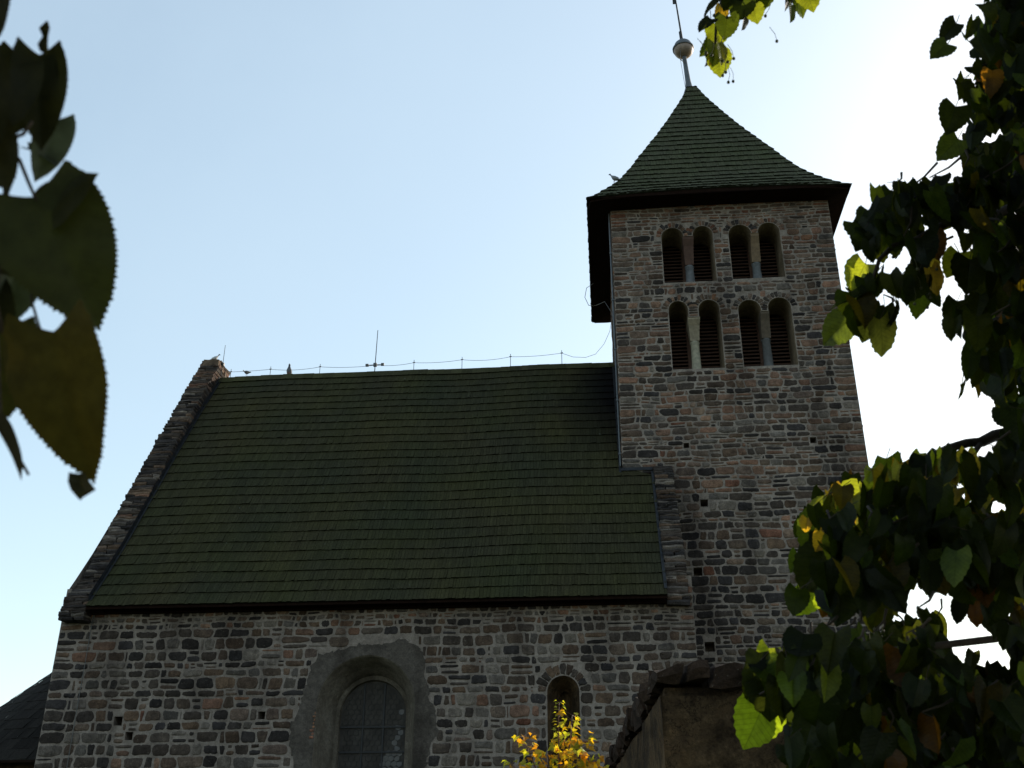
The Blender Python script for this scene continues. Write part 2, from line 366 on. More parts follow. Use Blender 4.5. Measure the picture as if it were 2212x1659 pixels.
# ================================================================== CHURCH  (local axes: x along the facade, y away, z up)
YAW, DIST = R(5.1), 24.0
CH = empty('church', (math.sin(YAW)*DIST, math.cos(YAW)*DIST, 0), -YAW)
tag(CH, 'romanesque stone church with mossy shingle nave roof and square bell tower', 'church')
TV = 2.4; TU0, TU1 = .63, 7.07; TD = 6.4         # tower front plane, left and right edges, depth
NU0, NU1, RV = -13.0, 2.04, 5.8                  # nave ends, ridge line
mpN = lambda a, z, h: (a, 0-h, z)
mpT = lambda a, z, h: (a, TV-h, z)
rnd = random.Random(5)
putN = [(-11.2, 4.85, .10), (-10.89, 4.52, .09), (-7.84, 4.94, .085), (-2.2, 2.5, .09)]
putT = [(2.37, 12.16, .075), (5.73, 12.2, .085), (2.72, 10.52, .10), (2.42, 8.69, .11), (2.57, 6.79, .12), (5.68, 10.49, .1)]
def rect(a, z, s): return [(a-s, z-s), (a+s, z-s), (a+s, z+s), (a-s, z+s)][::-1]
BIG = (-5.45, 1.13, 5.12); SML = (-.98, .36, 5.37)
patch = [(-6.93, 2.2), (-6.98, 3.81), (-7.16, 4.3), (-7.13, 4.78), (-6.98, 5.1), (-6.91, 5.39), (-6.8, 6.0), (-6.6, 6.3), (-6.1, 6.38), (-5.7, 6.52), (-5.1, 6.5), (-4.7, 6.62), (-4.3, 6.45), (-4.17, 6.18), (-4.1, 5.7), (-4.03, 5.36), (-3.85, 5.0), (-3.79, 4.55), (-3.95, 4.2), (-4.02, 3.79), (-3.9, 2.2)]
def span_poly(poly, z0, z1):
    xs = []
    for zz in (z0, (z0+z1)/2, z1):
        c = []
        for i in range(len(poly)):
            (xa, ya), (xb, yb) = poly[i], poly[(i+1) % len(poly)]
            if (ya-zz)*(yb-zz) < 0: c.append(xa+(xb-xa)*(zz-ya)/(yb-ya))
        xs += c
    return (min(xs), max(xs)) if xs else None
def blkN(z0, z1):
    o = []
    sp = span_poly(patch, z0, z1)
    if sp: o.append((sp[0]+.03, sp[1]-.03))
    zm = (z0+z1)/2
    if z0 < SML[2]: o.append((SML[0]-SML[1]-.01, SML[0]+SML[1]+.01))
    if z1 > SML[2]:
        d = max(0, z0-SML[2]); R1 = .64
        if d < R1: q = math.sqrt(R1*R1-d*d); o.append((SML[0]-q, SML[0]+q))
    for a, z, s in putN:
        if z0 < z+s and z1 > z-s: o.append((a-s-.01, a+s+.01))
    return o
stonesN = MB()
def palN(z, a, r_):
    k = noise.noise(Vector((a*.35, z*.5, 3)))
    if z > 7.0: return (2, 3, 2.5, 2, .4)
    return (4+6*max(0, -k), 4, .7+4*max(0, k), 2.2, .1)
masonry(stonesN, mpN, NU0, NU1, 1.8, 7.72, lambda z, r_: r_.uniform(.12, .17) if (z > 6.9 or r_.random() < .14) else r_.uniform(.16, .29), lambda z, r_: r_.uniform(.18, .50) if z < 6.9 else r_.uniform(.13, .36), palN, blkN, 11, gap=.024, thin=.12)
voussoirs(stonesN, mpN, SML[0], SML[2], SML[1]+.02, .63, 0.02, math.pi-.02, rnd, (5, 4, 1, 1, 0), 11)
nave_w = MB()
bigo = arch(BIG[0], BIG[1], BIG[2], 2.3, 32); smo = arch(SML[0], SML[1], SML[2], 3.6, 16)
wall_with_holes(nave_w, [(NU0, -.2), (NU1, -.2), (NU1, 7.95), (NU0, 7.95)], [bigo[::-1], smo[::-1]]+[rect(*p) for p in putN], mpN)
for p in putN: reveal(nave_w, [(rect(*p)[::-1], 0), (rect(*p)[::-1], .45)], mpN)
# other sides of the nave: gable ends (closed up to the roof line) and back
PROF = [(-.45, 7.40), (-.1, 7.86), (.3, 8.38), (.9, 9.2), (2.0, 10.85), (3.3, 12.82), (4.5, 14.58), (RV, 16.38)]
def roofz(v):
    v = v if v <= RV else 2*RV-v
    for (a, b), (c, d) in zip(PROF, PROF[1:]):
        if v <= c: return b+(d-b)*(v-a)/(c-a)
    return PROF[-1][1]
gv = [0, .3, .9, 2.0, 3.3, 4.5, RV]; gv = gv+[2*RV-a for a in gv[-2::-1]]
for uu, e in ((NU0, .03), (NU1, .03)):
    top = [(uu, v, roofz(v)-.12) for v in gv]; vs = [(uu, 0, -.2), (uu, 2*RV, -.2)]+top[::-1]
    if uu == NU1: vs = [(uu, 0, -.2), (uu, 2*RV, -.2), (uu, 2*RV, 8), (uu, TV, 8), (uu, 0, 8)]
    nave_w.add(vs, [tuple(range(len(vs))) if uu > 0 else tuple(range(len(vs)))[::-1]])
nave_w.add([(NU0, 2*RV, -.2), (NU1, 2*RV, -.2), (NU1, 2*RV, 7.9), (NU0, 2*RV, 7.9)], [(0, 1, 2, 3)])
NW = nave_w.build('nave_wall', M_MORTAR, CH)
stonesN.build('masonry', M_STONE, NW, smooth=True)
# end wall stones on the short return beside the tower
# ---- plaster patch round the big window
pm = MB(); rp = random.Random(3); pp = []
for i in range(len(patch)):
    a, b = patch[i], patch[(i+1) % len(patch)]
    L = math.hypot(b[0]-a[0], b[1]-a[1]); k = max(1, int(L/.07))
    for t in range(k):
        f = t/k; j = 0 if (a[1] < 2.5 and b[1] < 2.5) else .045
        pp.append((a[0]+(b[0]-a[0])*f+rp.uniform(-j, j), a[1]+(b[1]-a[1])*f+rp.uniform(-j, j)))
mpP = lambda a, z, h: (a, -.012-h, z)
wall_with_holes(pm, pp[::-1], [bigo[::-1]], mpP)
n_ = len(pp); pm.add([mpP(a, b, 0) for a, b in pp]+[mpP(a, b, -.03) for a, b in pp], [(k, n_+k, n_+(k+1) % n_, (k+1) % n_) for k in range(n_)])
pm.build('plaster_patch', M_PLASTER, NW)
# exposed bricks beside the reveal
bm_ = MB(); rb = random.Random(8)
for k in range(8):
    z = 4.42+.075*k; x1 = -6.585+rb.uniform(-.015, .01); L = rb.uniform(.04, .10)
    stone(bm_, [(x1-L, z), (x1, z), (x1, z+.065), (x1-L, z+.06)], mpP, rb, rb.choice(RED), .004, .01)
bm_.build('brick', M_STONE, NW, smooth=True)
# ---- big arched window
WN = empty('arched_window', (0, 0, 0), 0, CH)
WN['label'] = 'large round-arched window with deep pale splayed reveal and hexagonal leaded glass'
rv_ = MB()
def archn(ca, r_, zs, zb): return arch(ca, r_, zs, zb, 32)
lo = [(archn(BIG[0], BIG[1], BIG[2], 2.3), -.0135), (archn(BIG[0], BIG[1]-.02, BIG[2]-.01, 2.32), .03), (archn(BIG[0]-.0, 1.0, 5.08, 2.45), .45), (archn(BIG[0], .90, 5.06, 2.5), .68), (archn(BIG[0], .87, 5.05, 2.5), .78), (archn(BIG[0], .785, 5.04, 2.55), .79), (archn(BIG[0], .765, 5.04, 2.55), .92)]
reveal(rv_, lo, mpN, back=False); rv_.build('reveal', M_REVEAL, WN, smooth=False)
gm = MB(); gl_ = archn(BIG[0], .78, 5.04, 2.55); gm.add([mpN(a, b, -.89) for a, b in gl_], [tuple(range(len(gl_)))[::-1]])
gm.build('glass_pane', M_GLASS, WN)
lead = MB(); hs = .076
def in_win(a, z): return (abs(a-BIG[0]) < .75 and 2.5 < z < 5.04) or math.hypot(a-BIG[0], z-5.04) < .765
for i in range(-8, 9):
    for j in range(0, 30):
        cx = BIG[0]+i*hs*1.732+(hs*.866 if j % 2 else 0); cz = 2.6+j*hs*1.5
        P6 = [(cx+hs*math.cos(R(30+60*k)), cz+hs*math.sin(R(30+60*k))) for k in range(6)]
        for k in (0, 1, 2):
            a, b = P6[k], P6[(k+1) % 6]
            if in_win(*a) and in_win(*b): lead.tube([mpN(a[0], a[1], -.884), mpN(b[0], b[1], -.884)], .0035, 5)
lead.build('leading', M_IRON, WN)
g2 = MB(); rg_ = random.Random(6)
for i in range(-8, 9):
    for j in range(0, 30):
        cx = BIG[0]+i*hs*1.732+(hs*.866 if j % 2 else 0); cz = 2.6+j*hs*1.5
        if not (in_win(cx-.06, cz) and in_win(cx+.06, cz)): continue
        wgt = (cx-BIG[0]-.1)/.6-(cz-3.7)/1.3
        if wgt+rg_.uniform(-.35, .35) < .1: continue  # only lower-right quarries get the added reflection glass
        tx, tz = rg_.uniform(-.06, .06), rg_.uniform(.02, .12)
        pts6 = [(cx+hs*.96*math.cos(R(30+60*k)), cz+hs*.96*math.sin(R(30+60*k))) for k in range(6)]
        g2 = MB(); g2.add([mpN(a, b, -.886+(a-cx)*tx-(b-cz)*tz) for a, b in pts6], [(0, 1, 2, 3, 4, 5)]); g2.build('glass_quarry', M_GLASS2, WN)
bars = MB()
for z in (3.06, 3.62, 4.18, 4.73): bars.box((BIG[0]-.765, .845, z+.022), (BIG[0]+.765, .872, z+.058))
for a in (-.235, .245): bars.box((BIG[0]+a-.017, .862, 2.5), (BIG[0]+a+.017, .882, 5.04+math.sqrt(.76**2-a*a)))
bars.build('window_bars', M_IRON, WN)
# ---- small blocked window
SW = empty('slit_window', (0, 0, 0), 0, CH); SW['label'] = 'small narrow round-headed slit window with stone voussoirs'
sm_ = MB(); reveal(sm_, [(arch(SML[0], SML[1], SML[2], 3.6, 16), 0), (arch(SML[0]+.02, .15, SML[2]-.02, 3.9, 16), .5), (arch(SML[0]+.02, .12, SML[2]-.02, 3.9, 16), .52), (arch(SML[0]+.02, .12, SML[2]-.02, 3.9, 16), .66)], mpN)
sm_.build('niche', M_OCHRE, SW)
# ================================================================== TOWER
PAIRS = [  # (left arch c,r,top) (right arch c,r,top) sill, impost top z, column top z, column colour, impost colour
    ((2.42, .325, 19.15), (3.31, .29, 19.17), 17.26, 18.86, 17.98, (.09, .093, .10), (.06, .03, .02)),
    ((4.40, .335, 19.15), (5.24, .315, 19.18), 17.29, 18.86, 17.98, (.085, .09, .095), (.12, .08, .045)),
    ((2.43, .275, 16.64), (3.30, .295, 16.64), 14.45, 16.12, 15.45, (.26, .24, .18), (.20, .165, .115)),
    ((4.44, .32, 16.58), (5.28, .32, 16.62), 14.46, 16.22, 15.45, (.07, .07, .07), (.07, .052, .035)),
]
def pair_outline(p):
    (c1, r1, t1), (c2, r2, t2), sill, zi = p[0], p[1], p[2], p[3]; n = 18
    z1, z2 = t1-r1, t2-r2
    o = [(c1-r1, sill), (c1-r1, z1)]+[(c1-r1*math.cos(math.pi*i/n), z1+r1*math.sin(math.pi*i/n)) for i in range(1, n)]+[(c1+r1, z1), (c1+r1, zi-.02)]
    o += [(c2-r2, zi-.02), (c2-r2, z2)]+[(c2-r2*math.cos(math.pi*i/n), z2+r2*math.sin(math.pi*i/n)) for i in range(1, n)]+[(c2+r2, z2), (c2+r2, sill)]
    return o
outl = [pair_outline(p) for p in PAIRS]
def blkT(z0, z1):
    o = []
    for p in PAIRS:
        (c1, r1, t1), (c2, r2, t2), sill, zi = p[0], p[1], p[2], p[3]
        zs = t1-r1
        if z1 > sill-.0 and z0 < zs: o.append((c1-r1-.005, c2+r2+.005))
        if z1 > zs+.02:
            for c, r_ in ((c1, r1), (c2, r2)):
                R1 = r_+.2; d = max(0, z0-zs)
                if d < R1: q = math.sqrt(R1*R1-d*d); o.append((c-q, c+q))
            if z0 < zs+.22: o.append((c1, c2))
    for a, z, s in putT:
        if z0 < z+s and z1 > z-s: o.append((a-s-.01, a+s+.01))
    return o
stT = MB()
def palT(z, a, r_):
    k = noise.noise(Vector((a*.4, z*.35, 7)))
    if z > 19.3: return (1, 2, 7, .6, 1.6)
    if z > 17: return (2.4, 3, 6, 1.4, .2)
    if z > 13.5: return (4+3*max(0, -k), 3, 5, 1, .15)
    if z > 10.6: return (2.8, 4, 4.5, 1.8, .15)
    if z > 8: return (4, 3, .9, 3, .15)
    return (8, 2, .7, 1.4, .1)
def hT(z, r_):
    if 16.9 < z < 17.2 or 19.2 < z < 19.5: return r_.uniform(.08, .12)
    if r_.random() < .16: return r_.uniform(.09, .14)
    return r_.uniform(.13, .24) if z > 10.6 else r_.uniform(.15, .27)
masonry(stT, mpT, TU0, TU1, 5.6, 20.3, hT, lambda z, r_: r_.uniform(.18, .54), palT, blkT, 23, gap=.019, thin=.13)
mpL = lambda a, z, h: (TU0-h, TV+TD-a, z)
masonry(stT, mpL, 0, TD, 8.0, 20.3, hT, lambda z, r_: r_.uniform(.25, .6), palT, lambda a, b: [], 29, gap=.019)
for p, w_ in zip(PAIRS, ((2, 2, 5, 1, 2), (2, 2, 5, 1, 2), (4, 3, 2, 1, .2), (4, 3, 2, 1, .2))):
    for c, r_, t in p[:2]: voussoirs(stT, mpT, c, t-r_, r_+.012, r_+.2, 0.05, math.pi-.05, rnd, w_, 12)
    (c1, r1, t1), (c2, r2, t2) = p[:2]; m0, m1 = c1+r1+.02, c2-r2-.02; zt = t1-r1+.12; z = p[3]
    while z < zt-.02 and m1-m0 > .06:
        stone(stT, [(m0, z), (m1, z), (m1, z+.075), (m0, z+.075)], mpT, rnd, pick(rnd, w_), .006); z += .08
tw = MB()
wall_with_holes(tw, [(TU0, -.2), (TU1, -.2), (TU1, 20.35), (TU0, 20.35)], [o[::-1] for o in outl]+[rect(*p) for p in putT], mpT)
for p in putT: reveal(tw, [(rect(*p)[::-1], 0), (rect(*p)[::-1], .5)], mpT)
b1 = TV+TD
tw.add([(TU0, TV, -.2), (TU0, b1, -.2), (TU0, b1, 20.35), (TU0, TV, 20.35), (TU1, TV, -.2), (TU1, b1, -.2), (TU1, b1, 20.35), (TU1, TV, 20.35)],
       [(0, 3, 2, 1), (4, 5, 6, 7), (1, 2, 6, 5), (3, 7, 6, 2)])
TW = tw.build('tower_wall', M_MORTAR, CH)
stT.build('masonry', M_STONE, TW, smooth=True)
names = ['left window pair of the upper belfry row', 'right window pair of the upper belfry row', 'left window pair of the lower belfry row with a pale cream column', 'right window pair of the lower belfry row']
for p, ol, nm in zip(PAIRS, outl, names):
    B = empty('belfry_window', (0, 0, 0), 0, CH); B['label'] = nm
    (c1, r1, t1), (c2, r2, t2), sill, zi, zc, cc, ic = p
    rv2 = MB(); DP = 1.0
    reveal(rv2, [(ol, 0), (ol, DP)], mpT, back=False); rv2.build('reveal', M_RSTONE, B)
    bk = MB(); bk.add([mpT(a, b, -DP-.35) for a, b in ((c1-r1-.1, sill-.1), (c2+r2+.1, sill-.1), (c2+r2+.1, t1+.1), (c1-r1-.1, t1+.1))], [(0, 1, 2, 3)])
    bk.build('void', M_BLACK, B)
    sl = MB(); rr = random.Random(int(sill*10)); z = sill+.06
    while z < max(t1, t2):
        for c, r_ in ((c1, r1), (c2, r2)):
            dz = z-(t1-r_)
            hw = r_ if dz <= 0 else math.sqrt(max(r_*r_-dz*dz, 0))
            if hw > .06:
                y0 = TV+DP-.06; j = rr.uniform(-.006, .006); k = rr.uniform(.6, 1.5)
                vs = [(c-hw-.02, y0, z-.045+j), (c+hw+.02, y0, z-.045-j), (c+hw+.02, y0+.1, z+.035), (c-hw-.02, y0+.1, z+.035),
                      (c-hw-.02, y0, z-.022+j), (c+hw+.02, y0, z-.022-j), (c+hw+.02, y0+.1, z+.06), (c-hw-.02, y0+.1, z+.06)]
                sl.add(vs, [(3, 2, 1, 0), (4, 5, 6, 7), (0, 1, 5, 4), (1, 2, 6, 5), (2, 3, 7, 6), (3, 0, 4, 7)])
        z += .115
    mid0, mid1 = c1+r1, c2-r2
    sl.box((mid0-.015, TV+DP-.08, sill), (mid1+.015, TV+DP+.02, t1-.02))
    sl.build('louvre', M_LOUV, B)
    cm_ = (mid0+mid1)/2; vc = TV+.36
    colm = MB(); colm.lathe((cm_, vc, 0), [(.15, sill), (.155, sill+.06), (.14, sill+.12), (.13, sill+.3), (.118, zc-.08), (.135, zc-.05), (.135, zc)], 18, cc)
    colm.build('column', M_COLU, B, smooth=True)
    im = MB(); hw = (mid1-mid0)/2+.02; lv = []
    for t in (0, .12, .35, .6, .85, 1.0):
        z = zi+(zc-zi)*t; e = (1-t)**1.4 if t > .12 else 1.0
        wx = .13+(hw-.13)*e; wy0 = .13+(.34-.13)*e; wy1 = .13+(.36-.13)*e
        lv.append([(cm_-wx, vc-wy0, z), (cm_+wx, vc-wy0, z), (cm_+wx, vc+wy1, z), (cm_-wx, vc+wy1, z)])
    vs = [q for l in lv for q in l]; fs = [(0, 1, 2, 3), tuple((len(lv)-1)*4+k for k in (3, 2, 1, 0))]
    for i in range(len(lv)-1):
        for k in range(4): fs.append((i*4+k, (i+1)*4+k, (i+1)*4+(k+1) % 4, i*4+(k+1) % 4))
    im.add(vs, fs, ic); im.build('impost', M_COLU, B)
# ================================================================== ROOFS
def shingle_face(mb, P, prof, half, expo, wid, seed, colf, lift=.042, len_j=.02):
    """P(s, x, off) -> point: s = run along the slope profile, x sideways; half(s)->(x0,x1)"""
    r_ = random.Random(seed); L = prof; s = 0.0; k = 0
    while s < L-.02:
        e = min(expo, L-s); x0, x1 = half(s); x0b, x1b = half(min(L, s+e*1.15)); x = x0-r_.uniform(0, wid)
        dr = r_.uniform(-.006, .006)
        while x < x1:
            w_ = wid*r_.uniform(.7, 1.35); a, b = max(x, x0), min(x+w_, x1)
            if b-a > .012:
                a2, b2 = min(max(a, x0b), x1b), min(max(b, x0b), x1b)
                sj = s+dr+r_.uniform(-len_j, len_j)*.6+.007*noise.noise(Vector((x*.8, k*3.1, seed))); g = .003
                h = lift*r_.uniform(.75, 1.3); se = min(L, s+e*1.15)
                h1 = h*r_.uniform(.85, 1.15); e0, e1 = P(sj, a+g, h), P(sj, b-g, h1)
                vs = [e0, e1, P(se, b2-g if b2 > a2 else b2, .004), P(se, a2+g if b2 > a2 else a2, .004), P(sj+.012, a+g, -.004), P(sj+.012, b-g, -.004), e0, e1]
                c = colf(s, (a+b)/2, r_); dk = tuple(x_*.3 for x_ in c)      # butt colour darkened to paint the shadow line under each course
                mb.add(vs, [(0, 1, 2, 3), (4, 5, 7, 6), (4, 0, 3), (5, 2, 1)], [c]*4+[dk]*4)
            x += w_
        s += expo; k += 1
def prof_map(pts):
    """arc-length parameterised profile of (outward, z); returns length and f(s, off) -> (out, z)"""
    seg = []; L = 0
    for a, b in zip(pts, pts[1:]):
        l = math.hypot(b[0]-a[0], b[1]-a[1]); seg.append((L, l, a, b)); L += l
    def f(s, off=0):
        for s0, l, a, b in seg:
            if s <= s0+l+1e-6 or (s0, l, a, b) == seg[-1]:
                t = (s-s0)/l; nx, nz = -(b[1]-a[1])/l, (b[0]-a[0])/l
                return a[0]+(b[0]-a[0])*t+nx*off, a[1]+(b[1]-a[1])*t+nz*off
    return L, f
NR = empty('nave_roof', (0, 0, 0), 0, CH)
RU0, RU1 = -12.22, 1.44
deck = MB()
vsA = [(v, roofz(v)-.02) for v in gv]; vsA[0] = (-.42, 7.42); vsA[-1] = (2*RV+.42, 7.42)
for (v0, z0), (v1, z1) in zip(vsA, vsA[1:]):
    deck.add([(RU0-.02, v0, z0), (RU1, v0, z0), (RU1, v1, z1), (RU0-.02, v1, z1)], [(0, 1, 2, 3)])
    deck.add([(RU0-.02, v0, z0-.07), (RU1, v0, z0-.07), (RU1, v1, z1-.07), (RU0-.02, v1, z1-.07)], [(3, 2, 1, 0)])
deck.add([(RU0-.02, -.42, 7.42), (RU1, -.42, 7.42), (RU1, -.42, 7.34), (RU0-.02, -.42, 7.34)], [(0, 3, 2, 1)])
deck.box((NU0+.3, -.12, 7.30), (RU1-.02, -.03, 7.46))
deck.build('eave_board', M_WOOD, NR)
LN, fN = prof_map(PROF)
sag = lambda x: .06*noise.noise(Vector((x*.35, 4, 2)))
def PN(s, x, off):
    v, z = fN(s, off); return (x, v, z+sag(x)*min(1, s)+.006*noise.noise(Vector((x*1.3, s*2, 1))))
def colN(s, x, r_):
    k = r_.uniform(.86, 1.14); g = noise.noise(Vector((x*.7, s*.5, 5)))
    c = [k*(1+.25*g), k*(1+.12*g), k]
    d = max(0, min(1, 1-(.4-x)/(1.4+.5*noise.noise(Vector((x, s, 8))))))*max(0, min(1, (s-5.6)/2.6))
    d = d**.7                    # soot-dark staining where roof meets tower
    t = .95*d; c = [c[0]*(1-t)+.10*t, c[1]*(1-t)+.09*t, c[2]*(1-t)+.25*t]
    return tuple(c)
def halfN(s):
    v, z = fN(s); return (RU0, RU1 if v < TV-.02 else TU0-.03)
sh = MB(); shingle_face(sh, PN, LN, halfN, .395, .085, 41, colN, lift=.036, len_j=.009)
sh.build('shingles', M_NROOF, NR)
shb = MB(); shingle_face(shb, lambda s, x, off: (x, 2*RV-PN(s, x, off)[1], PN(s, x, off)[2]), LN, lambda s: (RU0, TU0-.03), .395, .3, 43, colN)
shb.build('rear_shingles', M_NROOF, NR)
rg = MB(); x = RU0-.02; rq = random.Random(4)
while x < TU0-.03:
    L = rq.uniform(.2, .4); x1 = min(x+L, TU0-.03); z = 16.40+sag(x)+rq.uniform(-.008, .008)
    rg.add([(x, RV-.2, z-.22), (x1, RV-.2, z-.22), (x1, RV-.02, z+.035), (x, RV-.02, z+.035), (x, RV+.2, z-.22), (x1, RV+.2, z-.22)], [(0, 1, 2, 3), (3, 2, 5, 4), (0, 3, 4), (1, 5, 2)], (rq.uniform(1.1, 1.7),)*3)
    x = x1
rg.build('ridge_board', M_NROOF, NR)
fl = MB()
fz = [(v, roofz(v)) for v in (-.35, .3, .9, 2.0, 3.3, 4.5, RV-.05)]
for (v0, z0), (v1, z1) in zip(fz, fz[1:]):
    fl.add([(RU0-.01, v0, z0+.02), (RU0+.07, v0-.02, z0+.05), (RU0+.07, v1-.02, z1+.05), (RU0-.01, v1, z1+.02), (RU0-.03, v0-.02, z0+.16), (RU0-.03, v1-.02, z1+.16)], [(0, 1, 2, 3), (4, 0, 3, 5), (4, 5, 3, 0)])
fl.build('flashing', M_FLASH, NR); fl = MB()
fz = [(v, roofz(v)) for v in (-.35, .3, .9, 2.0, TV-.04)]
for (v0, z0), (v1, z1) in zip(fz, fz[1:]):
    fl.add([(RU1-.06, v0-.02, z0+.05), (RU1+.01, v0, z0+.05), (RU1+.01, v1, z1+.05), (RU1-.06, v1-.02, z1+.05)], [(0, 1, 2, 3)])
zt = roofz(TV)
fl.add([(TU0-.06, TV-.05, zt+.02), (RU1, TV-.05, zt+.02), (RU1, TV-.03, zt+.11), (TU0-.06, TV-.03, zt+.11)], [(0, 1, 2, 3)])
fz = [(v, roofz(v)) for v in (TV-.05, 3.3, 4.5, RV)]
for (v0, z0), (v1, z1) in zip(fz, fz[1:]):
    fl.add([(TU0-.10, v0-.02, z0+.05), (TU0-.035, v0, z0+.05), (TU0-.035, v1, z1+.05), (TU0-.10, v1-.02, z1+.05)], [(0, 1, 2, 3)])
    fl.add([(TU0-.035, v0, z0), (TU0-.035, v0, z0+.18), (TU0-.035, v1, z1+.18), (TU0-.035, v1, z1)], [(0, 1, 2, 3)])
fl.build('flashing', M_FLASH, NR)
# ---- parapets (raking gable copings of stacked rubble)
def rough(mb, a, b, r_, col, j=.02):
    """a block with noisy subdivided faces"""
    nx, ny, nz = 3, 2, 2; idx = {}; vs = []; fs = []
    sd_ = r_.uniform(0, 99)
    def V_(i, jj, k):
        if (i, jj, k) not in idx:
            p = Vector((a[0]+(b[0]-a[0])*i/nx, a[1]+(b[1]-a[1])*jj/ny, a[2]+(b[2]-a[2])*k/nz)); q = p*4+Vector((sd_, sd_, 0))
            c_ = ((i in (0, nx))+(jj in (0, ny))+(k in (0, nz)))
            ce = Vector(((a[0]+b[0])/2, (a[1]+b[1])/2, (a[2]+b[2])/2)); p = p+(ce-p).normalized()*(.0 if c_ < 2 else .012*c_)
            p = p+Vector((noise.noise(q), noise.noise(q+Vector((7, 3, 1))), noise.noise(q+Vector((1, 9, 4)))))*j
            idx[(i, jj, k)] = len(vs); vs.append(p)
        return idx[(i, jj, k)]
    for i in range(nx):
        for jj in range(ny):
            fs.append((V_(i, jj, 0), V_(i, jj+1, 0), V_(i+1, jj+1, 0), V_(i+1, jj, 0))); fs.append((V_(i, jj, nz), V_(i+1, jj, nz), V_(i+1, jj+1, nz), V_(i, jj+1, nz)))
        for k in range(nz):
            fs.append((V_(i, 0, k), V_(i+1, 0, k), V_(i+1, 0, k+1), V_(i, 0, k+1))); fs.append((V_(i, ny, k), V_(i, ny, k+1), V_(i+1, ny, k+1), V_(i+1, ny, k)))
    for jj in range(ny):
        for k in range(nz):
            fs.append((V_(0, jj, k), V_(0, jj, k+1), V_(0, jj+1, k+1), V_(0, jj+1, k))); fs.append((V_(nx, jj, k), V_(nx, jj+1, k), V_(nx, jj+1, k+1), V_(nx, jj, k+1)))
    mb.add(vs, fs, col)
def parapet(name, u0, u1, silh, seed, zend, label):
    """silh: list of (v,z) of the front/top silhouette; stacked courses step back along it"""
    r_ = random.Random(seed); mb = MB(); z = silh[0][1]-.05
    def vs_(z):
        for (a, b), (c, d) in zip(silh, silh[1:]):
            if z <= d: return a+(c-a)*(z-b)/(d-b)
        return silh[-1][0]
    while z < zend:
        h = r_.uniform(.05, .11); v = vs_(z+h*.5)+r_.uniform(-.02, .02)
        cuts = [u0+r_.uniform(-.015, .015)]
        while cuts[-1] < u1: cuts.append(cuts[-1]+r_.uniform(.22, .75))
        cuts[-1] = u1
        if len(cuts) > 2 and cuts[-1]-cuts[-2] < .12: cuts.pop(-2)
        for c0, c1 in zip(cuts, cuts[1:]):
            wts = (8, 2.5, .2, 2.5, 0) if z < 15.2 else (1, 4, 3, 3, .2)
            rough(mb, (c0, v+r_.uniform(-.015, .015), z), (c1-.006, v+.95, z+h*1.15), r_, tuple(q_*.95 for q_ in pick(r_, wts)), .04)
        z += h*.94
    o = mb.build(name, M_STONE, CH); o['label'] = label; return o
parapet('gable_parapet', -12.9, -12.24, [(-.42, 7.15), (-.28, 7.65), (.35, 8.25), (.8, 9.05), (1.5, 10.25), (2.3, 11.6), (3.1, 12.95), (4.15, 14.65), (5.0, 15.98), (5.6, 16.85), (5.7, 17.0)], 61, 16.95, 'raking stone parapet on the far left gable, sunlit at its peak')
pm2 = MB(); gz = [(5.55, 16.98), (RV, 17.0), (6.1, 16.9), (7.2, 15.2), (9, 12.6), (2*RV, 8.6), (2*RV+.1, 7.5)]
for (v0, z0), (v1, z1) in zip(gz[2:], gz[3:]):
    pm2.add([(-12.9, v0, z0), (-12.24, v0, z0), (-12.24, v1, z1), (-12.9, v1, z1), (-12.9, v0, z0-1.2), (-12.24, v0, z0-1.2), (-12.24, v1, z1-1.2), (-12.9, v1, z1-1.2)], [(0, 1, 2, 3), (1, 5, 6, 2), (0, 3, 7, 4)], (.1, .09, .08))
rough(pm2, (-12.82, 5.5, 16.55), (-12.26, 6.2, 16.98), random.Random(2), (.16, .13, .10), .03)
pm2.build('gable_coping', M_STONE, CH)
parapet('gable_parapet', 1.44, 1.97, [(-.2, 7.3), (-.1, 7.7), (.3, 8.55), (.9, 9.35), (1.55, 10.3), (2.15, 11.25), (2.3, 11.5)], 77, 11.5, 'short raking stone parapet dying into the tower front')
# wall head above the kneelers
# ---- tower roof
cu, cv = 3.79, TV+3.2
TP = [(3.84, 19.92), (3.62, 20.14), (3.36, 20.47), (3.05, 20.88), (2.74, 21.38), (2.42, 22.0), (2.1, 22.68), (1.75, 23.4), (1.38, 24.15), (1.08, 24.82), (.78, 25.5), (.5, 26.15), (.28, 26.7), (.13, 27.15)]
LT, fT = prof_map([(-a, b) for a, b in TP])
TR = empty('tower_roof', (0, 0, 0), 0, CH)
base = MB()
for (h0, z0), (h1, z1) in zip(TP, TP[1:]):
    q = [(cu+sx*h, cv+sy*h, z-.02) for h, z in ((h0, z0), (h1, z1)) for sx, sy in ((-1, -1), (1, -1), (1, 1), (-1, 1))]
    base.add(q, [(k, (k+1) % 4, 4+(k+1) % 4, 4+k) for k in range(4)])
hO, hI = 3.82, 3.1
def ring_(h, z, bw=0):
    o_ = []
    for k in range(4):
        ca, sa = [(1, 0), (0, 1), (-1, 0), (0, -1)][k]
        for i in range(16):
            x = -1+2*i/16; X, Y = x*h, -h
            if abs(x) == 1: X *= .985; Y *= .985
            o_.append((cu+X*ca-Y*sa, cv+X*sa+Y*ca, z+bw*(1-x*x)))
    return o_
q = ring_(hO, 19.94, .13)+ring_(hO, 19.83, .11)+ring_(3.2, 19.86, .03)+ring_(3.0, 19.9, 0)
base.add(q, [(r_*64+k, (r_+1)*64+k, (r_+1)*64+(k+1) % 64, r_*64+(k+1) % 64) for r_ in range(3) for k in range(64)])
base.build('soffit', M_WOOD, TR)
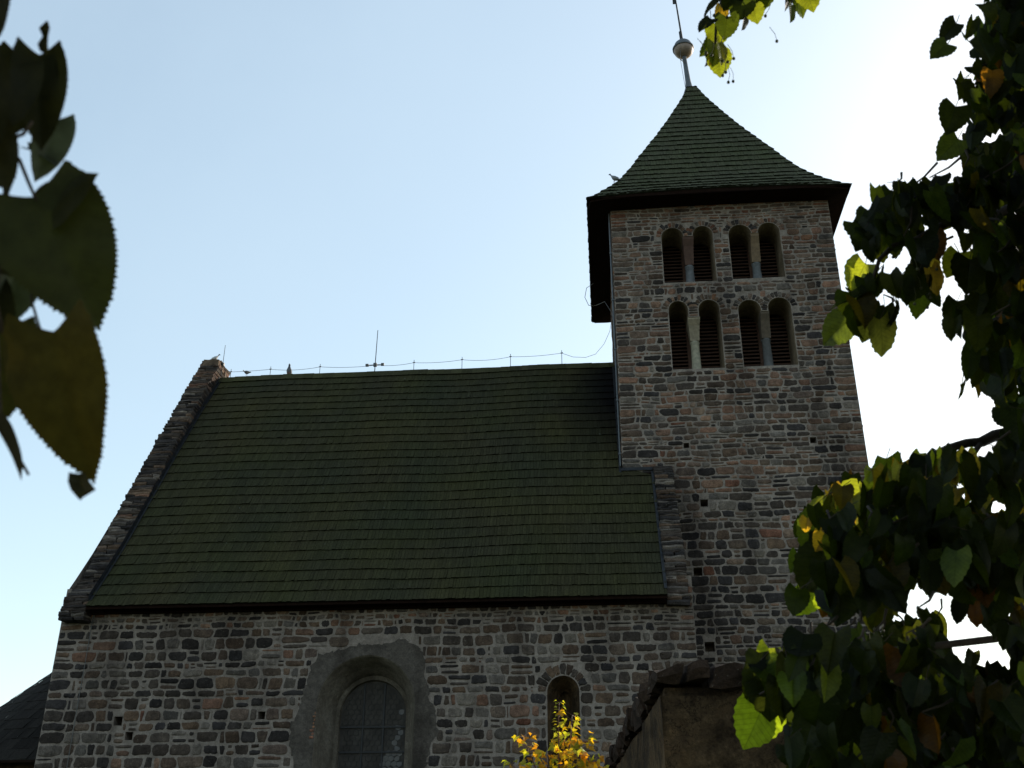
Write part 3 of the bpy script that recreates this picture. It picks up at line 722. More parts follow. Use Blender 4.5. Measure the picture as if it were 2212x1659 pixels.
def sideP(k):
    ca, sa = [(1, 0), (0, 1), (-1, 0), (0, -1)][k]
    def P_(s, x, off):
        o_, z = fT(s, off); hh = -fT(s)[0]
        bow = .13*(1-min(1, (x/3.76)**2))*max(0, 1-s/1.6)
        y = o_
        return (cu+x*ca-y*sa, cv+x*sa+y*ca, z+bow+.01*noise.noise(Vector((x*1.5, s*2, k))))
    return P_
def colT(s, x, r_):
    k = r_.uniform(.88, 1.12); return (k, k*r_.uniform(.97, 1.03), k)
sh = MB()
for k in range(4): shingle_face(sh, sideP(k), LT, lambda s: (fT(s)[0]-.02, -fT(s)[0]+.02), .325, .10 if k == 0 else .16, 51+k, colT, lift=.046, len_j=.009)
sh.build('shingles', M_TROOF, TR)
FI = empty('finial', (0, 0, 0), 0, CH)
fm = MB(); fm.lathe((cu-.04, cv, 26.72), [(.40, -.35), (.25, .1), (.14, .42), (.10, .75), (.085, 1.3), (.075, 2.0)], 18, lean=(-.05, 0)); fm.build('pole', M_METAL, FI, smooth=True)
bm2 = MB(); pr_ = []
for i in range(17):
    t = -math.pi/2+math.pi*i/16; r0 = .36*math.cos(t); pr_.append((max(r0, .004), .36*math.sin(t)*.98))
bm2.lathe((cu-.16, cv, 29.0), pr_, 28); bb = bm2.build('ball', M_COPPER, FI, smooth=True)
bnd = MB(); bnd.lathe((cu-.165, cv, 29.02), [(.355, -.03), (.385, -.03), (.39, .03), (.36, .035), (.36, .05), (.30, .22), (.22, .31), (.1, .37)], 24); bnd.build('cap', M_METAL, FI, smooth=True)
rd = MB(); rd.tube([(cu-.17, cv, 29.3), (cu-.19, cv, 29.75), (cu-.35, cv, 32.6)], [.055, .035, .022], 8); rd.tube([(cu-.19, cv, 29.35), (cu-.215, cv, 29.85)], .06, 8)
rd.box((cu-.40, cv-.015, 31.25), (cu-.30, cv+.015, 31.6)); rd.build('rod', M_IRON, FI)
wr = MB(); wr.tube([(cu-.30, cv-.25, 28.75), (cu-.33, cv-.3, 28.2), (cu-.28, cv-.3, 27.4), (cu-.25, cv-.35, 26.9), (cu-.42, cv-.45, 26.3)], .008, 5); wr.tube([(cu-.1, cv-.02, 28.3), (cu-.34, cv-.3, 28.27)], .016, 5)
wr.build('conductor_wire', M_WIRE, FI)
# ---- lightning protection along the ridge
LC = empty('lightning_conductor', (0, 0, 0), 0, CH)
wv = RV; sup = [(-11.93, 16.62), (-10.6, 16.66), (-8.95, 16.68), (-7.13, 16.66), (-5.85, 16.70), (-4.28, 16.74), (-2.71, 16.78), (-1.06, 16.84)]
pts = []
for (a, za), (b, zb) in zip(sup, sup[1:]):
    for i in range(8):
        t = i/8; pts.append((a+(b-a)*t, wv, za+(zb-za)*t-.07*4*t*(1-t)*(.6+.4*math.sin(a*7))))
pts += [(-1.06, wv, 16.84), (-.7, wv-.05, 16.66), (-.3, wv-.1, 16.60), (.02, wv-.15, 16.68), (.3, wv-.3, 16.95), (.5, wv-.4, 17.35), (.6, wv-.5, 17.85)]
mw = MB(); mw.tube([(-12.24, wv, 16.72)]+pts, .0065, 6); mw.build('wire', M_WIRE, LC)
for a, z in sup:
    hb = MB(); hb.tube([(a, wv, 16.38), (a, wv, z+.1)], .010, 6); hb.tube([(a-.04, wv, z), (a+.04, wv, z+.01)], .016, 6); hb.build('holder', M_WIRE, LC)
rr_ = MB(); rr_.tube([(-7.13, wv, 16.35), (-7.11, wv, 17.95)], [.018, .012], 6); rr_.tube([(-7.42, wv, 16.67), (-6.85, wv, 16.68)], .014, 6)
rr_.box((-7.44, wv-.03, 16.63), (-7.34, wv+.03, 16.71)); rr_.box((-6.93, wv-.03, 16.64), (-6.83, wv+.03, 16.72)); rr_.box((-7.18, wv-.04, 16.62), (-7.07, wv+.04, 16.73)); rr_.build('rod', M_WIRE, LC)
r2 = MB(); r2.tube([(-12.24, RV, 16.5), (-12.24, RV, 17.62)], [.013, .008], 6); r2.box((-12.28, RV-.04, 16.85), (-12.19, RV+.04, 16.95)); r2.build('rod', M_WIRE, LC)
r3 = MB(); r3.tube([(TU0-.05, TV+.12, z_) for z_ in (11.3, 13, 15, 17, 19, 19.85)], .026, 6)
for z_ in (12, 13.6, 15.2, 16.8, 18.4): r3.box((TU0-.09, TV+.08, z_), (TU0, TV+.16, z_+.04))
r3.build('downpipe_wire', M_METAL, LC)
r4 = MB(); r4.tube([(.05, 6.6, 19.86), (-.2, 6.7, 19.75), (-.27, 6.9, 19.5), (-.15, 7.2, 19.35), (.1, 7.4, 19.45)], .01, 5); r4.tube([(.1, 7.4, 19.45), (.4, 6.9, 19.3), (.6, 6.4, 18.6), (.6, wv-.5, 17.85)], .009, 5); r4.build('wire', M_WIRE, LC)
r5 = MB(); r5.tube([(-12.2, -.05, 7.3), (-12.2, -.05, 6.4), (-12.21, -.04, 5.5), (-12.2, -.05, 1)], .009, 5); r5.build('wire', M_WIRE, LC)
# ================================================================== apse at the far left end
AP = empty('apse', (0, 0, 0), 0, CH); AP['label'] = 'low apse with dark conical shingle roof at the left end'
ac, ar, ae, aa = (-13.0, 6.2), 6.0, 4.05, 9.45
asg = MB(); ra = random.Random(9); NR_ = 20; NS = 110
for i in range(NR_):
    t0, t1 = i/NR_, (i+1.18)/NR_
    for k in range(NS):
        a0 = math.pi/2+math.pi*k/NS; a1 = math.pi/2+math.pi*(k+1.0)/NS; t1c = min(t1, .995)
        r0, r1 = ar*(1-t0), ar*(1-t1c); z0, z1 = ae+(aa-ae)*t0+ra.uniform(-.012, .012), ae+(aa-ae)*t1c
        q = [(ac[0]+r0*math.cos(a0), ac[1]+r0*math.sin(a0), z0+.012), (ac[0]+r0*math.cos(a1), ac[1]+r0*math.sin(a1), z0+.012), (ac[0]+r1*math.cos(a1), ac[1]+r1*math.sin(a1), z1), (ac[0]+r1*math.cos(a0), ac[1]+r1*math.sin(a0), z1),
             (ac[0]+r0*math.cos(a0), ac[1]+r0*math.sin(a0), z0-.02), (ac[0]+r0*math.cos(a1), ac[1]+r0*math.sin(a1), z0-.02)]
        asg.add(q, [(0, 1, 2, 3), (4, 5, 1, 0)], (ra.uniform(.7, 1.3),)*3)
asg.build('roof', M_DROOF, AP)
aw = MB(); n_ = 40; vs = []
for z, r_ in ((-.2, ar-.45), (ae+.1, ar-.45), (ae-.06, ar+.01), (ae-.01, ar+.01)):
    for k in range(n_+1):
        a = math.pi/2+math.pi*k/n_; vs.append((ac[0]+r_*math.cos(a), ac[1]+r_*math.sin(a), z))
fs = [(j*(n_+1)+k, j*(n_+1)+k+1, (j+1)*(n_+1)+k+1, (j+1)*(n_+1)+k) for j in range(3) for k in range(n_)]
aw.add(vs[:2*(n_+1)], fs[:n_]); aw.build('wall', M_OCHRE, AP)
es = MB(); es.add(vs[(n_+1):], [(j*(n_+1)+k, j*(n_+1)+k+1, (j+1)*(n_+1)+k+1, (j+1)*(n_+1)+k) for j in range(2) for k in range(n_)]); es.build('eave_board', M_WOOD, AP)
# ================================================================== pigeons
def bird(loc, rz, sc, cols, label, pitch=0.0):
    """continuous lofted body from tail tip to beak; local +y is forward"""
    mb = MB(); n = 12
    sp = [(-.19, .02, .004, .03), (-.15, .03, .012, .035), (-.10, .05, .03, .045), (-.05, .075, .055, .062), (0, .09, .066, .07), (.04, .10, .064, .068), (.075, .125, .05, .05), (.10, .16, .03, .032), (.115, .19, .026, .028), (.13, .215, .028, .028), (.15, .22, .022, .022), (.168, .215, .009, .009), (.19, .208, .002, .003)]
    vs = []; cs = []
    for i, (y, z, rh, rw) in enumerate(sp):
        for k in range(n):
            a = 2*math.pi*k/n; vs.append((rw*math.cos(a)*sc, y*sc, (z+rh*math.sin(a)*1.0)*sc))
            cs.append(cols[0] if i < 3 else (cols[1] if i < 7 else cols[2]))
    fs = [(i*n+k, i*n+(k+1) % n, (i+1)*n+(k+1) % n, (i+1)*n+k) for i in range(len(sp)-1) for k in range(n)]
    fs += [tuple(range(n))[::-1], tuple((len(sp)-1)*n+k for k in range(n))]
    mb.add(vs, fs, cs)
    for s_ in (-1, 1):
        mb.tube([(s_*.02*sc, .01*sc, .04*sc), (s_*.022*sc, .012*sc, -.03*sc)], .005*sc, 5, (.2, .07, .05))
        for dy in (.03, .015): mb.tube([(s_*.022*sc, .01*sc, -.028*sc), (s_*.03*sc, (.01+dy)*sc, -.03*sc)], .004*sc, 4, (.2, .07, .05))
    o = mb.build('pigeon', M_BIRD, None, smooth=True)
    o.matrix_world = Matrix.Translation(loc) @ Matrix.Rotation(rz, 4, 'Z') @ Matrix.Rotation(pitch, 4, 'X')
    wg = MB()
    for s_ in (-1, 1):
        wg.add([(s_*.055*sc, .06*sc, .11*sc), (s_*.075*sc, .0, .10*sc), (s_*.055*sc, -.09*sc, .075*sc), (s_*.02*sc, -.16*sc, .055*sc), (s_*.04*sc, -.08*sc, .10*sc), (s_*.05*sc, 0, .135*sc)], [(0, 1, 2, 3, 4, 5) if s_ < 0 else (5, 4, 3, 2, 1, 0)], tuple(x*.7 for x in cols[1]))
    wg.build('wing', M_BIRD, o, smooth=True)
    return tag(o, label, 'bird', 'pigeons on the church')
def ch(u, v, z): return CH_M @ Vector((u, v, z))
CH_M = Matrix.Translation(CH.location) @ Matrix.Rotation(-YAW, 4, 'Z')
bird(ch(-9.99, RV, 16.49), R(175), 1.25, [(.06, .06, .07), (.10, .10, .115), (.05, .055, .07)], 'grey pigeon standing upright on the nave ridge left of the tall rod', R(38))
bird(ch(-11.38, RV, 16.50), R(60), .95, [(.35, .34, .33), (.12, .11, .11), (.4, .39, .37)], 'small pale bird perched on the ridge wire beside the left gable', R(-10))
bird(ch(-12.5, 5.75, 17.03), R(-75), 1.0, [(.4, .4, .4), (.45, .45, .46), (.12, .12, .13)], 'pale pigeon resting on the sunlit peak of the left gable', R(8))
bird(ch(cu-2.98, cv-2.98, 21.12), R(80), 1.15, [(.12, .13, .15), (.18, .2, .22), (.1, .11, .13)], 'pigeon perched on the left hip of the tower roof', R(5))
# ================================================================== low ochre outbuilding with stone coping, right foreground
OB_C = at(1412, 1432, 9.6); OB = empty('outbuilding', (OB_C.x, OB_C.y, 0), R(-1.8))
tag(OB, 'low ochre plastered outbuilding with rough stone coping in front of the church tower', 'outbuilding')
OH = OB_C.z
ob = MB(); ro = random.Random(12); OWX, OLY = 2.7, 8.6
def grid_face(mb, P_, nu, nv, amp, sd_):
    vs = []
    for j in range(nv+1):
        for i in range(nu+1):
            p = Vector(P_(i/nu, j/nv)); d = noise.noise(p*1.7+Vector((sd_, 0, 0)))*amp+noise.noise(p*6+Vector((sd_, 0, 0)))*amp*.5
            vs.append((p, d))
    nrm = (vs[1][0]-vs[0][0]).cross(vs[nu+1][0]-vs[0][0]).normalized()
    mb.add([p+nrm*d for p, d in vs], [(j*(nu+1)+i, j*(nu+1)+i+1, (j+1)*(nu+1)+i+1, (j+1)*(nu+1)+i) for j in range(nv) for i in range(nu)])
grid_face(ob, lambda a, b: (.06+a*OWX, .1, b*(OH-.18)-.1), 60, 66, .035, 1)
grid_face(ob, lambda a, b: (.06, .1+OLY*(1-a), b*(OH-.18)-.1), 150, 50, .035, 2)
ob.box((.1, .14, -.1), (OWX, OLY, OH-.2))
ob.build('wall', M_OCHRE, OB, smooth=True)
cp = MB(); x = 0
while x < OWX+.1:
    L = ro.uniform(.14, .42); rough(cp, (x, ro.uniform(-.04, .03), OH-.2+ro.uniform(-.05, .05)), (x+L-.01, .5, OH+ro.uniform(-.035, .02)), ro, (.026, .018, .013), .07); x += L
y = .42
while y < OLY:
    L = ro.uniform(.2, .5); rough(cp, (ro.uniform(-.05, .05), y, OH-.22+ro.uniform(-.04, .05)), (.5, y+L-.01, OH+ro.uniform(-.05, .04)), ro, (.028, .019, .014), .09); y += L
cp.box((.3, .3, OH-.2), (OWX, OLY, OH-.06), (.05, .04, .03))
cp.build('coping', M_STONE, OB)
# ================================================================== ground
gd = MB(); gd.add([(-400, -400, 0), (400, -400, 0), (400, 400, 0), (-400, 400, 0)], [(0, 1, 2, 3)])
gm_, n, b, o = mat('churchyard_grass'); x = noise_tex(n, .8, 8, .7)
n.links.new(ramp(n, x.outputs[0], [(.35, (.02, .03, .012)), (.65, (.05, .07, .025))]).outputs[0], b.inputs['Base Color']); b.inputs['Roughness'].default_value = .95
tag(gd.build('ground', gm_), kind='structure')
# ================================================================== foliage
def leaf_geo(rows, cols, teeth, seed=0):
    """linden leaf: list of (s,t) grid -> flat coords; base at (0,0), tip at (0,1)"""
    r_ = random.Random(seed); pts = []
    for j in range(rows+1):
        t = j/rows
        wv_ = (math.sin(math.pi*min(1, (t+.10)/1.10)**.62))**.78*.50 if t < 1 else 0
        wv_ *= 1-.25*max(0, t-.75)*4*(t-.75)
        if t > .82: wv_ *= max(0, 1-(t-.82)/.18)**.35
        if t >= .999: wv_ = .0
        tooth = ((.026 if rows < 20 else .012+.008*math.sin(j*1.7)) if j % 2 else -.008) if teeth and 0 < j < rows-1 else 0
        for i in range(-cols, cols+1):
            s = i/cols; x = s*(wv_+(tooth if abs(s) > .99 else 0))
            yy = t-.16*abs(s)**1.3*(1-t)**3+(.012*abs(s)**4 if j % 2 else 0)
            pts.append((x, yy))
    return pts, rows, cols
LG = leaf_geo(14, 2, True); LGN = leaf_geo(64, 6, True)
def leaf(mb, base, tip, nrm, size, col, fold=.25, curl=.3, geo=LG, twist=0.0, wf=1.0):
    """base point, tip direction, face normal"""
    pts, rows, cols = geo
    y_ = tip.normalized(); z_ = (nrm-y_*nrm.dot(y_)).normalized(); x_ = y_.cross(z_)
    vs = []; uvs = []; sd_ = base.x*13+base.z*7
    for (x, y) in pts:
        x *= wf
        ax = abs(x); th = curl*y
        yy = (math.sin(th)/curl if abs(curl) > 1e-3 else y); zz = -(1-math.cos(th))/curl if abs(curl) > 1e-3 else 0
        zz += fold*ax*1.1-.5*fold*ax*ax*2+.02*math.sin(y*9+x*5+sd_)*ax*2+twist*x*y
        vs.append(base+(x_*x+y_*yy+z_*zz)*size); uvs.append((x/wf, y))
    n = 2*cols+1; fs = [(j*n+i, j*n+i+1, (j+1)*n+i+1, (j+1)*n+i) for j in range(rows) for i in range(2*cols)]
    mb.add(vs, fs, col, uvs)
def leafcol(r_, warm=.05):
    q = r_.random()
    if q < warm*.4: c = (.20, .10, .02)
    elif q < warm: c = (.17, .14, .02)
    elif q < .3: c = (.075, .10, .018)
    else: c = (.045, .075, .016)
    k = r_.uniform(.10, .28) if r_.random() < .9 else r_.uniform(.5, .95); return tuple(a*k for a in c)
def rdir(r_):
    while True:
        v = Vector((r_.uniform(-1, 1), r_.uniform(-1, 1), r_.uniform(-1, 1)))
        if .1 < v.length < 1: return v.normalized()
GLINT = [at(*q) for q in ((1560, 50, 2.85), (1555, 110, 2.85), (1560, 160, 2.85), (1640, 20, 2.85), (1745, 20, 2.85), (1730, 60, 2.85), (1800, 720, 2.8), (1850, 600, 2.85), (1990, 560, 2.85), (2010, 620, 2.85),
    (1750, 1140, 2.7), (1800, 1090, 2.7), (1860, 1060, 2.7), (1930, 1040, 2.7), (2000, 1040, 2.7), (2060, 1030, 2.7), (2120, 1020, 2.7), (1640, 1575, 2.5), (1750, 1320, 2.7), (1870, 1640, 2.5), (2080, 1600, 2.6), (1850, 1200, 2.6), (1960, 1260, 2.6), (2100, 1240, 2.6), (1900, 1420, 2.4), (2000, 1500, 2.4), (2120, 1500, 2.4), (1950, 1590, 2.4), (2160, 1600, 2.4), (2150, 1080, 2.6), (2190, 1350, 2.5), (2150, 640, 2.7), (2160, 200, 2.7), (2080, 560, 2.8), (2130, 350, 2.8), (1790, 1500, 2.5), (2000, 1120, 2.7))]
def flecks(p, rad=.075):
    """True where a leaf would stand in one of the shafts of sunlight that reach the outer leaves"""
    for g in GLINT:
        q = p-g; t = q.dot(SUND)
        if t > .10 and (q-SUND*t).length < rad+.012*t: return True
    return False
def hang_leaf(mb, tw_, p, r_, size=None, warm=.06, facing=.5, col=None):
    """a leaf hanging from twig point p on its petiole"""
    out = rdir(r_); out.z = -abs(out.z)*.3; pet = (out+Vector((0, 0, -.4))).normalized()*r_.uniform(.02, .05)
    b = p+pet; tip = Vector((r_.uniform(-.5, .5), r_.uniform(-.5, .5), -1)).normalized(); nr = rdir(r_); nr.z *= .4
    if r_.random() < facing: nr = (Vector((0, -1, .25))+rdir(r_)*.6)
    sz = size or r_.uniform(.05, .098)
    leaf(mb, b, tip, nr.normalized(), sz, col or leafcol(r_, warm), r_.uniform(.0, .9), r_.uniform(-.3, 1.2), LG, r_.uniform(-.6, .6), r_.uniform(.55, 1.0))
    if tw_ is not None: tw_.tube([p, b], .0011, 3, caps=False)
def in_poly(x, y, P_):
    c = False; j = len(P_)-1
    for i in range(len(P_)):
        if (P_[i][1] > y) != (P_[j][1] > y) and x < (P_[j][0]-P_[i][0])*(y-P_[i][1])/(P_[j][1]-P_[i][1])+P_[i][0]: c = not c
        j = i
    return c
# ---- the linden on the right
LT_ = empty('linden_tree', tuple(at(2420, 1659, 3.3).xy)+(0,)); LT_.location.z = 0
tag(LT_, 'backlit linden tree hanging its dark heart-shaped leaves down the right edge', 'tree')
off = LT_.location.copy()
class OffMB(MB):
    def build(s, *a, **k):
        s.v = [(p[0]-off.x, p[1]-off.y, p[2]-off.z) for p in s.v]; return super().build(*a, **k)
crown = OffMB(); twigs = OffMB(); tk = OffMB(); fruit = OffMB(); rl = random.Random(77)
base_ = Vector((off.x, off.y, 0)); topc = at(2330, -600, 4.2)
tk.tube([base_, base_+Vector((.02, .05, 1.2)), at(2370, 700, 3.6), at(2330, 100, 3.9), topc, topc+Vector((.1, .2, 2.5))], [.30, .24, .2, .17, .14, .08], 14)
tk.build('trunk', M_BARK, LT_, smooth=True)
regions = [  # polygon in the frame, depth range, number of leaves, warm share
    ([(2145, -60), (2120, 20), (2110, 70), (2100, 110), (2095, 160), (2085, 190), (2078, 250), (2090, 300), (2082, 350), (2070, 430), (2070, 500), (2085, 560), (2090, 640), (2075, 700), (2078, 780), (2110, 830), (2140, 880), (2155, 950), (2350, 960), (2350, -60)], (2.5, 4.3), 1500, .05),
    ([(1915, 400), (1990, 420), (2040, 390), (2090, 400), (2090, 490), (2010, 500), (1960, 520), (1930, 600), (1885, 560), (1860, 500), (1870, 460)], (2.7, 3.2), 95, .03),
    ([(1860, 560), (1920, 560), (1935, 620), (1925, 680), (1870, 720), (1820, 700), (1830, 630)], (2.75, 3.0), 17, .04),
    ([(1985, 500), (2015, 520), (2010, 600), (1985, 640), (1960, 600), (1965, 560)], (2.75, 3.0), 8, .5),
    ([(1745, 1120), (1800, 1070), (1870, 1040), (1930, 1020), (2010, 1005), (2080, 990), (2150, 975), (2330, 960), (2330, 1240), (2100, 1270), (2040, 1280), (2000, 1250), (1965, 1230), (1935, 1290), (1880, 1330), (1800, 1290), (1740, 1290), (1735, 1220), (1730, 1170)], (2.4, 3.5), 520, .12),
    ([(1930, 1330), (1990, 1310), (2020, 1340), (2030, 1400), (2080, 1440), (2150, 1400), (2180, 1280), (2330, 1250), (2330, 1700), (1700, 1700), (1720, 1560), (1700, 1480), (1700, 1430), (1760, 1370), (1850, 1380)], (2.2, 3.4), 760, .05),
    ([(1640, 1430), (1700, 1390), (1760, 1380), (1780, 1460), (1720, 1540), (1660, 1520)], (2.4, 2.7), 34, .03),
    ([(2060, 1130), (2100, 1100), (2180, 1150), (2180, 1400), (2110, 1380), (2080, 1330)], (2.5, 3.2), 40, .1),
]
HOLES = [(1972, 1292, 26), (2048, 1408, 14), (2172, 1442, 14), (2140, 1405, 14), (1925, 1340, 10), (2150, 300, 14), (2185, 470, 12), (2165, 655, 10), (2195, 850, 10), (2070, 1075, 16), (2145, 1105, 12)]
def in_hole(x, y): return any((x-a)**2+(y-b)**2 < (r_+26)**2 for a, b, r_ in HOLES)
for poly, (d0, d1), cnt, warm in regions:
    if d1 == 4.3: poly = [(px_+7, py_) for px_, py_ in poly]
    xs = [p[0] for p in poly]; ys = [p[1] for p in poly]; k = 0; last = None
    while k < cnt:
        x, y = rl.uniform(min(xs), max(xs)), rl.uniform(min(ys), max(ys))
        if not in_poly(x, y, poly) or in_hole(x, y): continue
        d = rl.uniform(d0, d1); p = at(x, y-30, d)
        if flecks(at(x, y, d)): cnt -= .5; continue
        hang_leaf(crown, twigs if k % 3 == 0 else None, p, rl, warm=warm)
        if k % 9 == 0:
            q = p+Vector((rl.uniform(.0, .1), rl.uniform(-.05, .1), rl.uniform(.02, .07))); twigs.tube([q, (p+q)/2+Vector((.01, 0, 0)), p], [.004, .003, .0015], 5)
        k += 1
# out of frame to the right: the rest of the crown, which shades this side of the tree
cc_ = at(2700, 200, 4.6)
for k in range(2600):
    dv = rdir(rl)*rl.uniform(.3, 1)**.4; p = cc_+Vector((dv.x*1.5, dv.y*1.5, dv.z*2.4))
    q = p-EYE; d = q.dot(FWD); px = W/2+FPX*q.dot(RT)/max(d, .1)
    if d > 0 and px < 2260 or flecks(p, .13): continue
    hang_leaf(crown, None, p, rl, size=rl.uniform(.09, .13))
for k in range(1500):                         # unseen leaf clump, added to keep the sun off the near spray
    dv = rdir(rl)*rl.uniform(.2, 1)**.4; p = Vector((1.95, 2.35, 3.35))+Vector((dv.x*.8, dv.y*1.0, dv.z*.75))
    q = p-EYE; d = q.dot(FWD); px = W/2+FPX*q.dot(RT)/max(d, .1)
    if d > 0 and px < 2250 or flecks(p, .13): continue
    hang_leaf(crown, None, p, rl, size=rl.uniform(.09, .13))
LGC = leaf_geo(6, 1, False)
for (poly, (d0, d1), cnt, warm) in (regions[0], regions[4], regions[5]):     # far side of the same crown
    cx_ = sum(p[0] for p in poly)/len(poly); cy_ = sum(p[1] for p in poly)/len(poly); k = 0
    xs = [p[0] for p in poly]; ys = [p[1] for p in poly]
    while k < cnt*1.6:
        x, y = rl.uniform(min(xs), max(xs)), rl.uniform(min(ys), max(ys))
        if not (in_poly(x, y, poly) and in_poly(x-45, y, poly) and in_poly(x-20, y-45, poly) and in_poly(x-20, y+40, poly)) or in_hole(x, y): continue
        p = at(x, y-30, d1+rl.uniform(.0, 1.3))
        if flecks(p, .1): cnt -= .3; continue
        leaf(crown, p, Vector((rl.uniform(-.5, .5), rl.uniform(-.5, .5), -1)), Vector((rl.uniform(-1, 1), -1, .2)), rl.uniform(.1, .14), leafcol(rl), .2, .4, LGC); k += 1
for k in range(6500):                         # unseen canopy over and behind the camera, added to block skylight
    p = Vector((rl.uniform(-2.2, 4.2), rl.uniform(-2.5, 4.2), rl.uniform(2.6, 6.4)))
    q = p-EYE; d = q.dot(FWD)
    if q.length < 1.6: continue
    if d > .02:
        px, py = W/2+FPX*q.dot(RT)/d, H/2-FPX*q.dot(UP)/d
        if not (py < -150) or p.z < 3.6: continue
        if -300 < px < 2400 and py > -260: continue
    if p.y > 0 and p.x > .4 and p.z < 4.9: continue
    if p.y > 1.8 and p.z < 5.3 or flecks(p, .15): continue
    tip = Vector((rl.uniform(-1, 1), rl.uniform(-1, 1), -.6)); nr = Vector((rl.uniform(-.6, .6), rl.uniform(-.6, .6), 1))
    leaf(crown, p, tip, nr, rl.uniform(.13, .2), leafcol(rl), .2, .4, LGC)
# boughs seen in the photograph
def bough(pts, r0, r1, n=8):
    P_ = [at(*p) for p in pts]; twigs.tube(P_, [r0+(r1-r0)*i/(len(P_)-1) for i in range(len(P_))], n); return P_
bough([(2330, 900, 3.4), (2230, 925, 3.2), (2150, 940, 3.0), (2120, 955, 2.95), (2090, 957, 2.95), (2050, 968, 2.9), (2010, 985, 2.9), (1960, 1015, 2.9), (1900, 1050, 2.85), (1840, 1080, 2.8), (1790, 1110, 2.75)], .02, .003)
bough([(2120, 955, 2.95), (2090, 1000, 2.85), (2050, 1040, 2.8), (2010, 1065, 2.8), (1960, 1120, 2.75), (1890, 1180, 2.7), (1850, 1240, 2.7)], .008, .003)
bough([(2330, 380, 3.6), (2200, 440, 3.2), (2120, 480, 3.0), (2050, 480, 2.95), (2010, 500, 2.9), (1975, 520, 2.9), (1930, 530, 2.85), (1900, 560, 2.85), (1880, 620, 2.85), (1860, 690, 2.85)], .016, .003)
bough([(2330, 1300, 3.0), (2150, 1380, 2.8), (1980, 1400, 2.7), (1850, 1410, 2.6), (1740, 1440, 2.5), (1680, 1480, 2.5), (1640, 1500, 2.5)], .012, .002)
bough([(2330, 1500, 2.9), (2180, 1540, 2.7), (2060, 1560, 2.6), (1900, 1540, 2.5), (1790, 1560, 2.45)], .012, .003)
bough([(2330, -120, 3.6), (2150, -110, 3.2), (1900, -80, 3.0), (1720, -40, 2.9), (1600, -25, 2.85), (1560, 0, 2.85), (1548, 45, 2.85), (1545, 90, 2.85), (1548, 115, 2.85)], .014, .0015)
bough([(1620, -40, 2.85), (1625, -5, 2.85), (1600, 20, 2.85)], .003, .0015); bough([(1730, -40, 2.9), (1712, -10, 2.9), (1722, 18, 2.9)], .003, .0015)
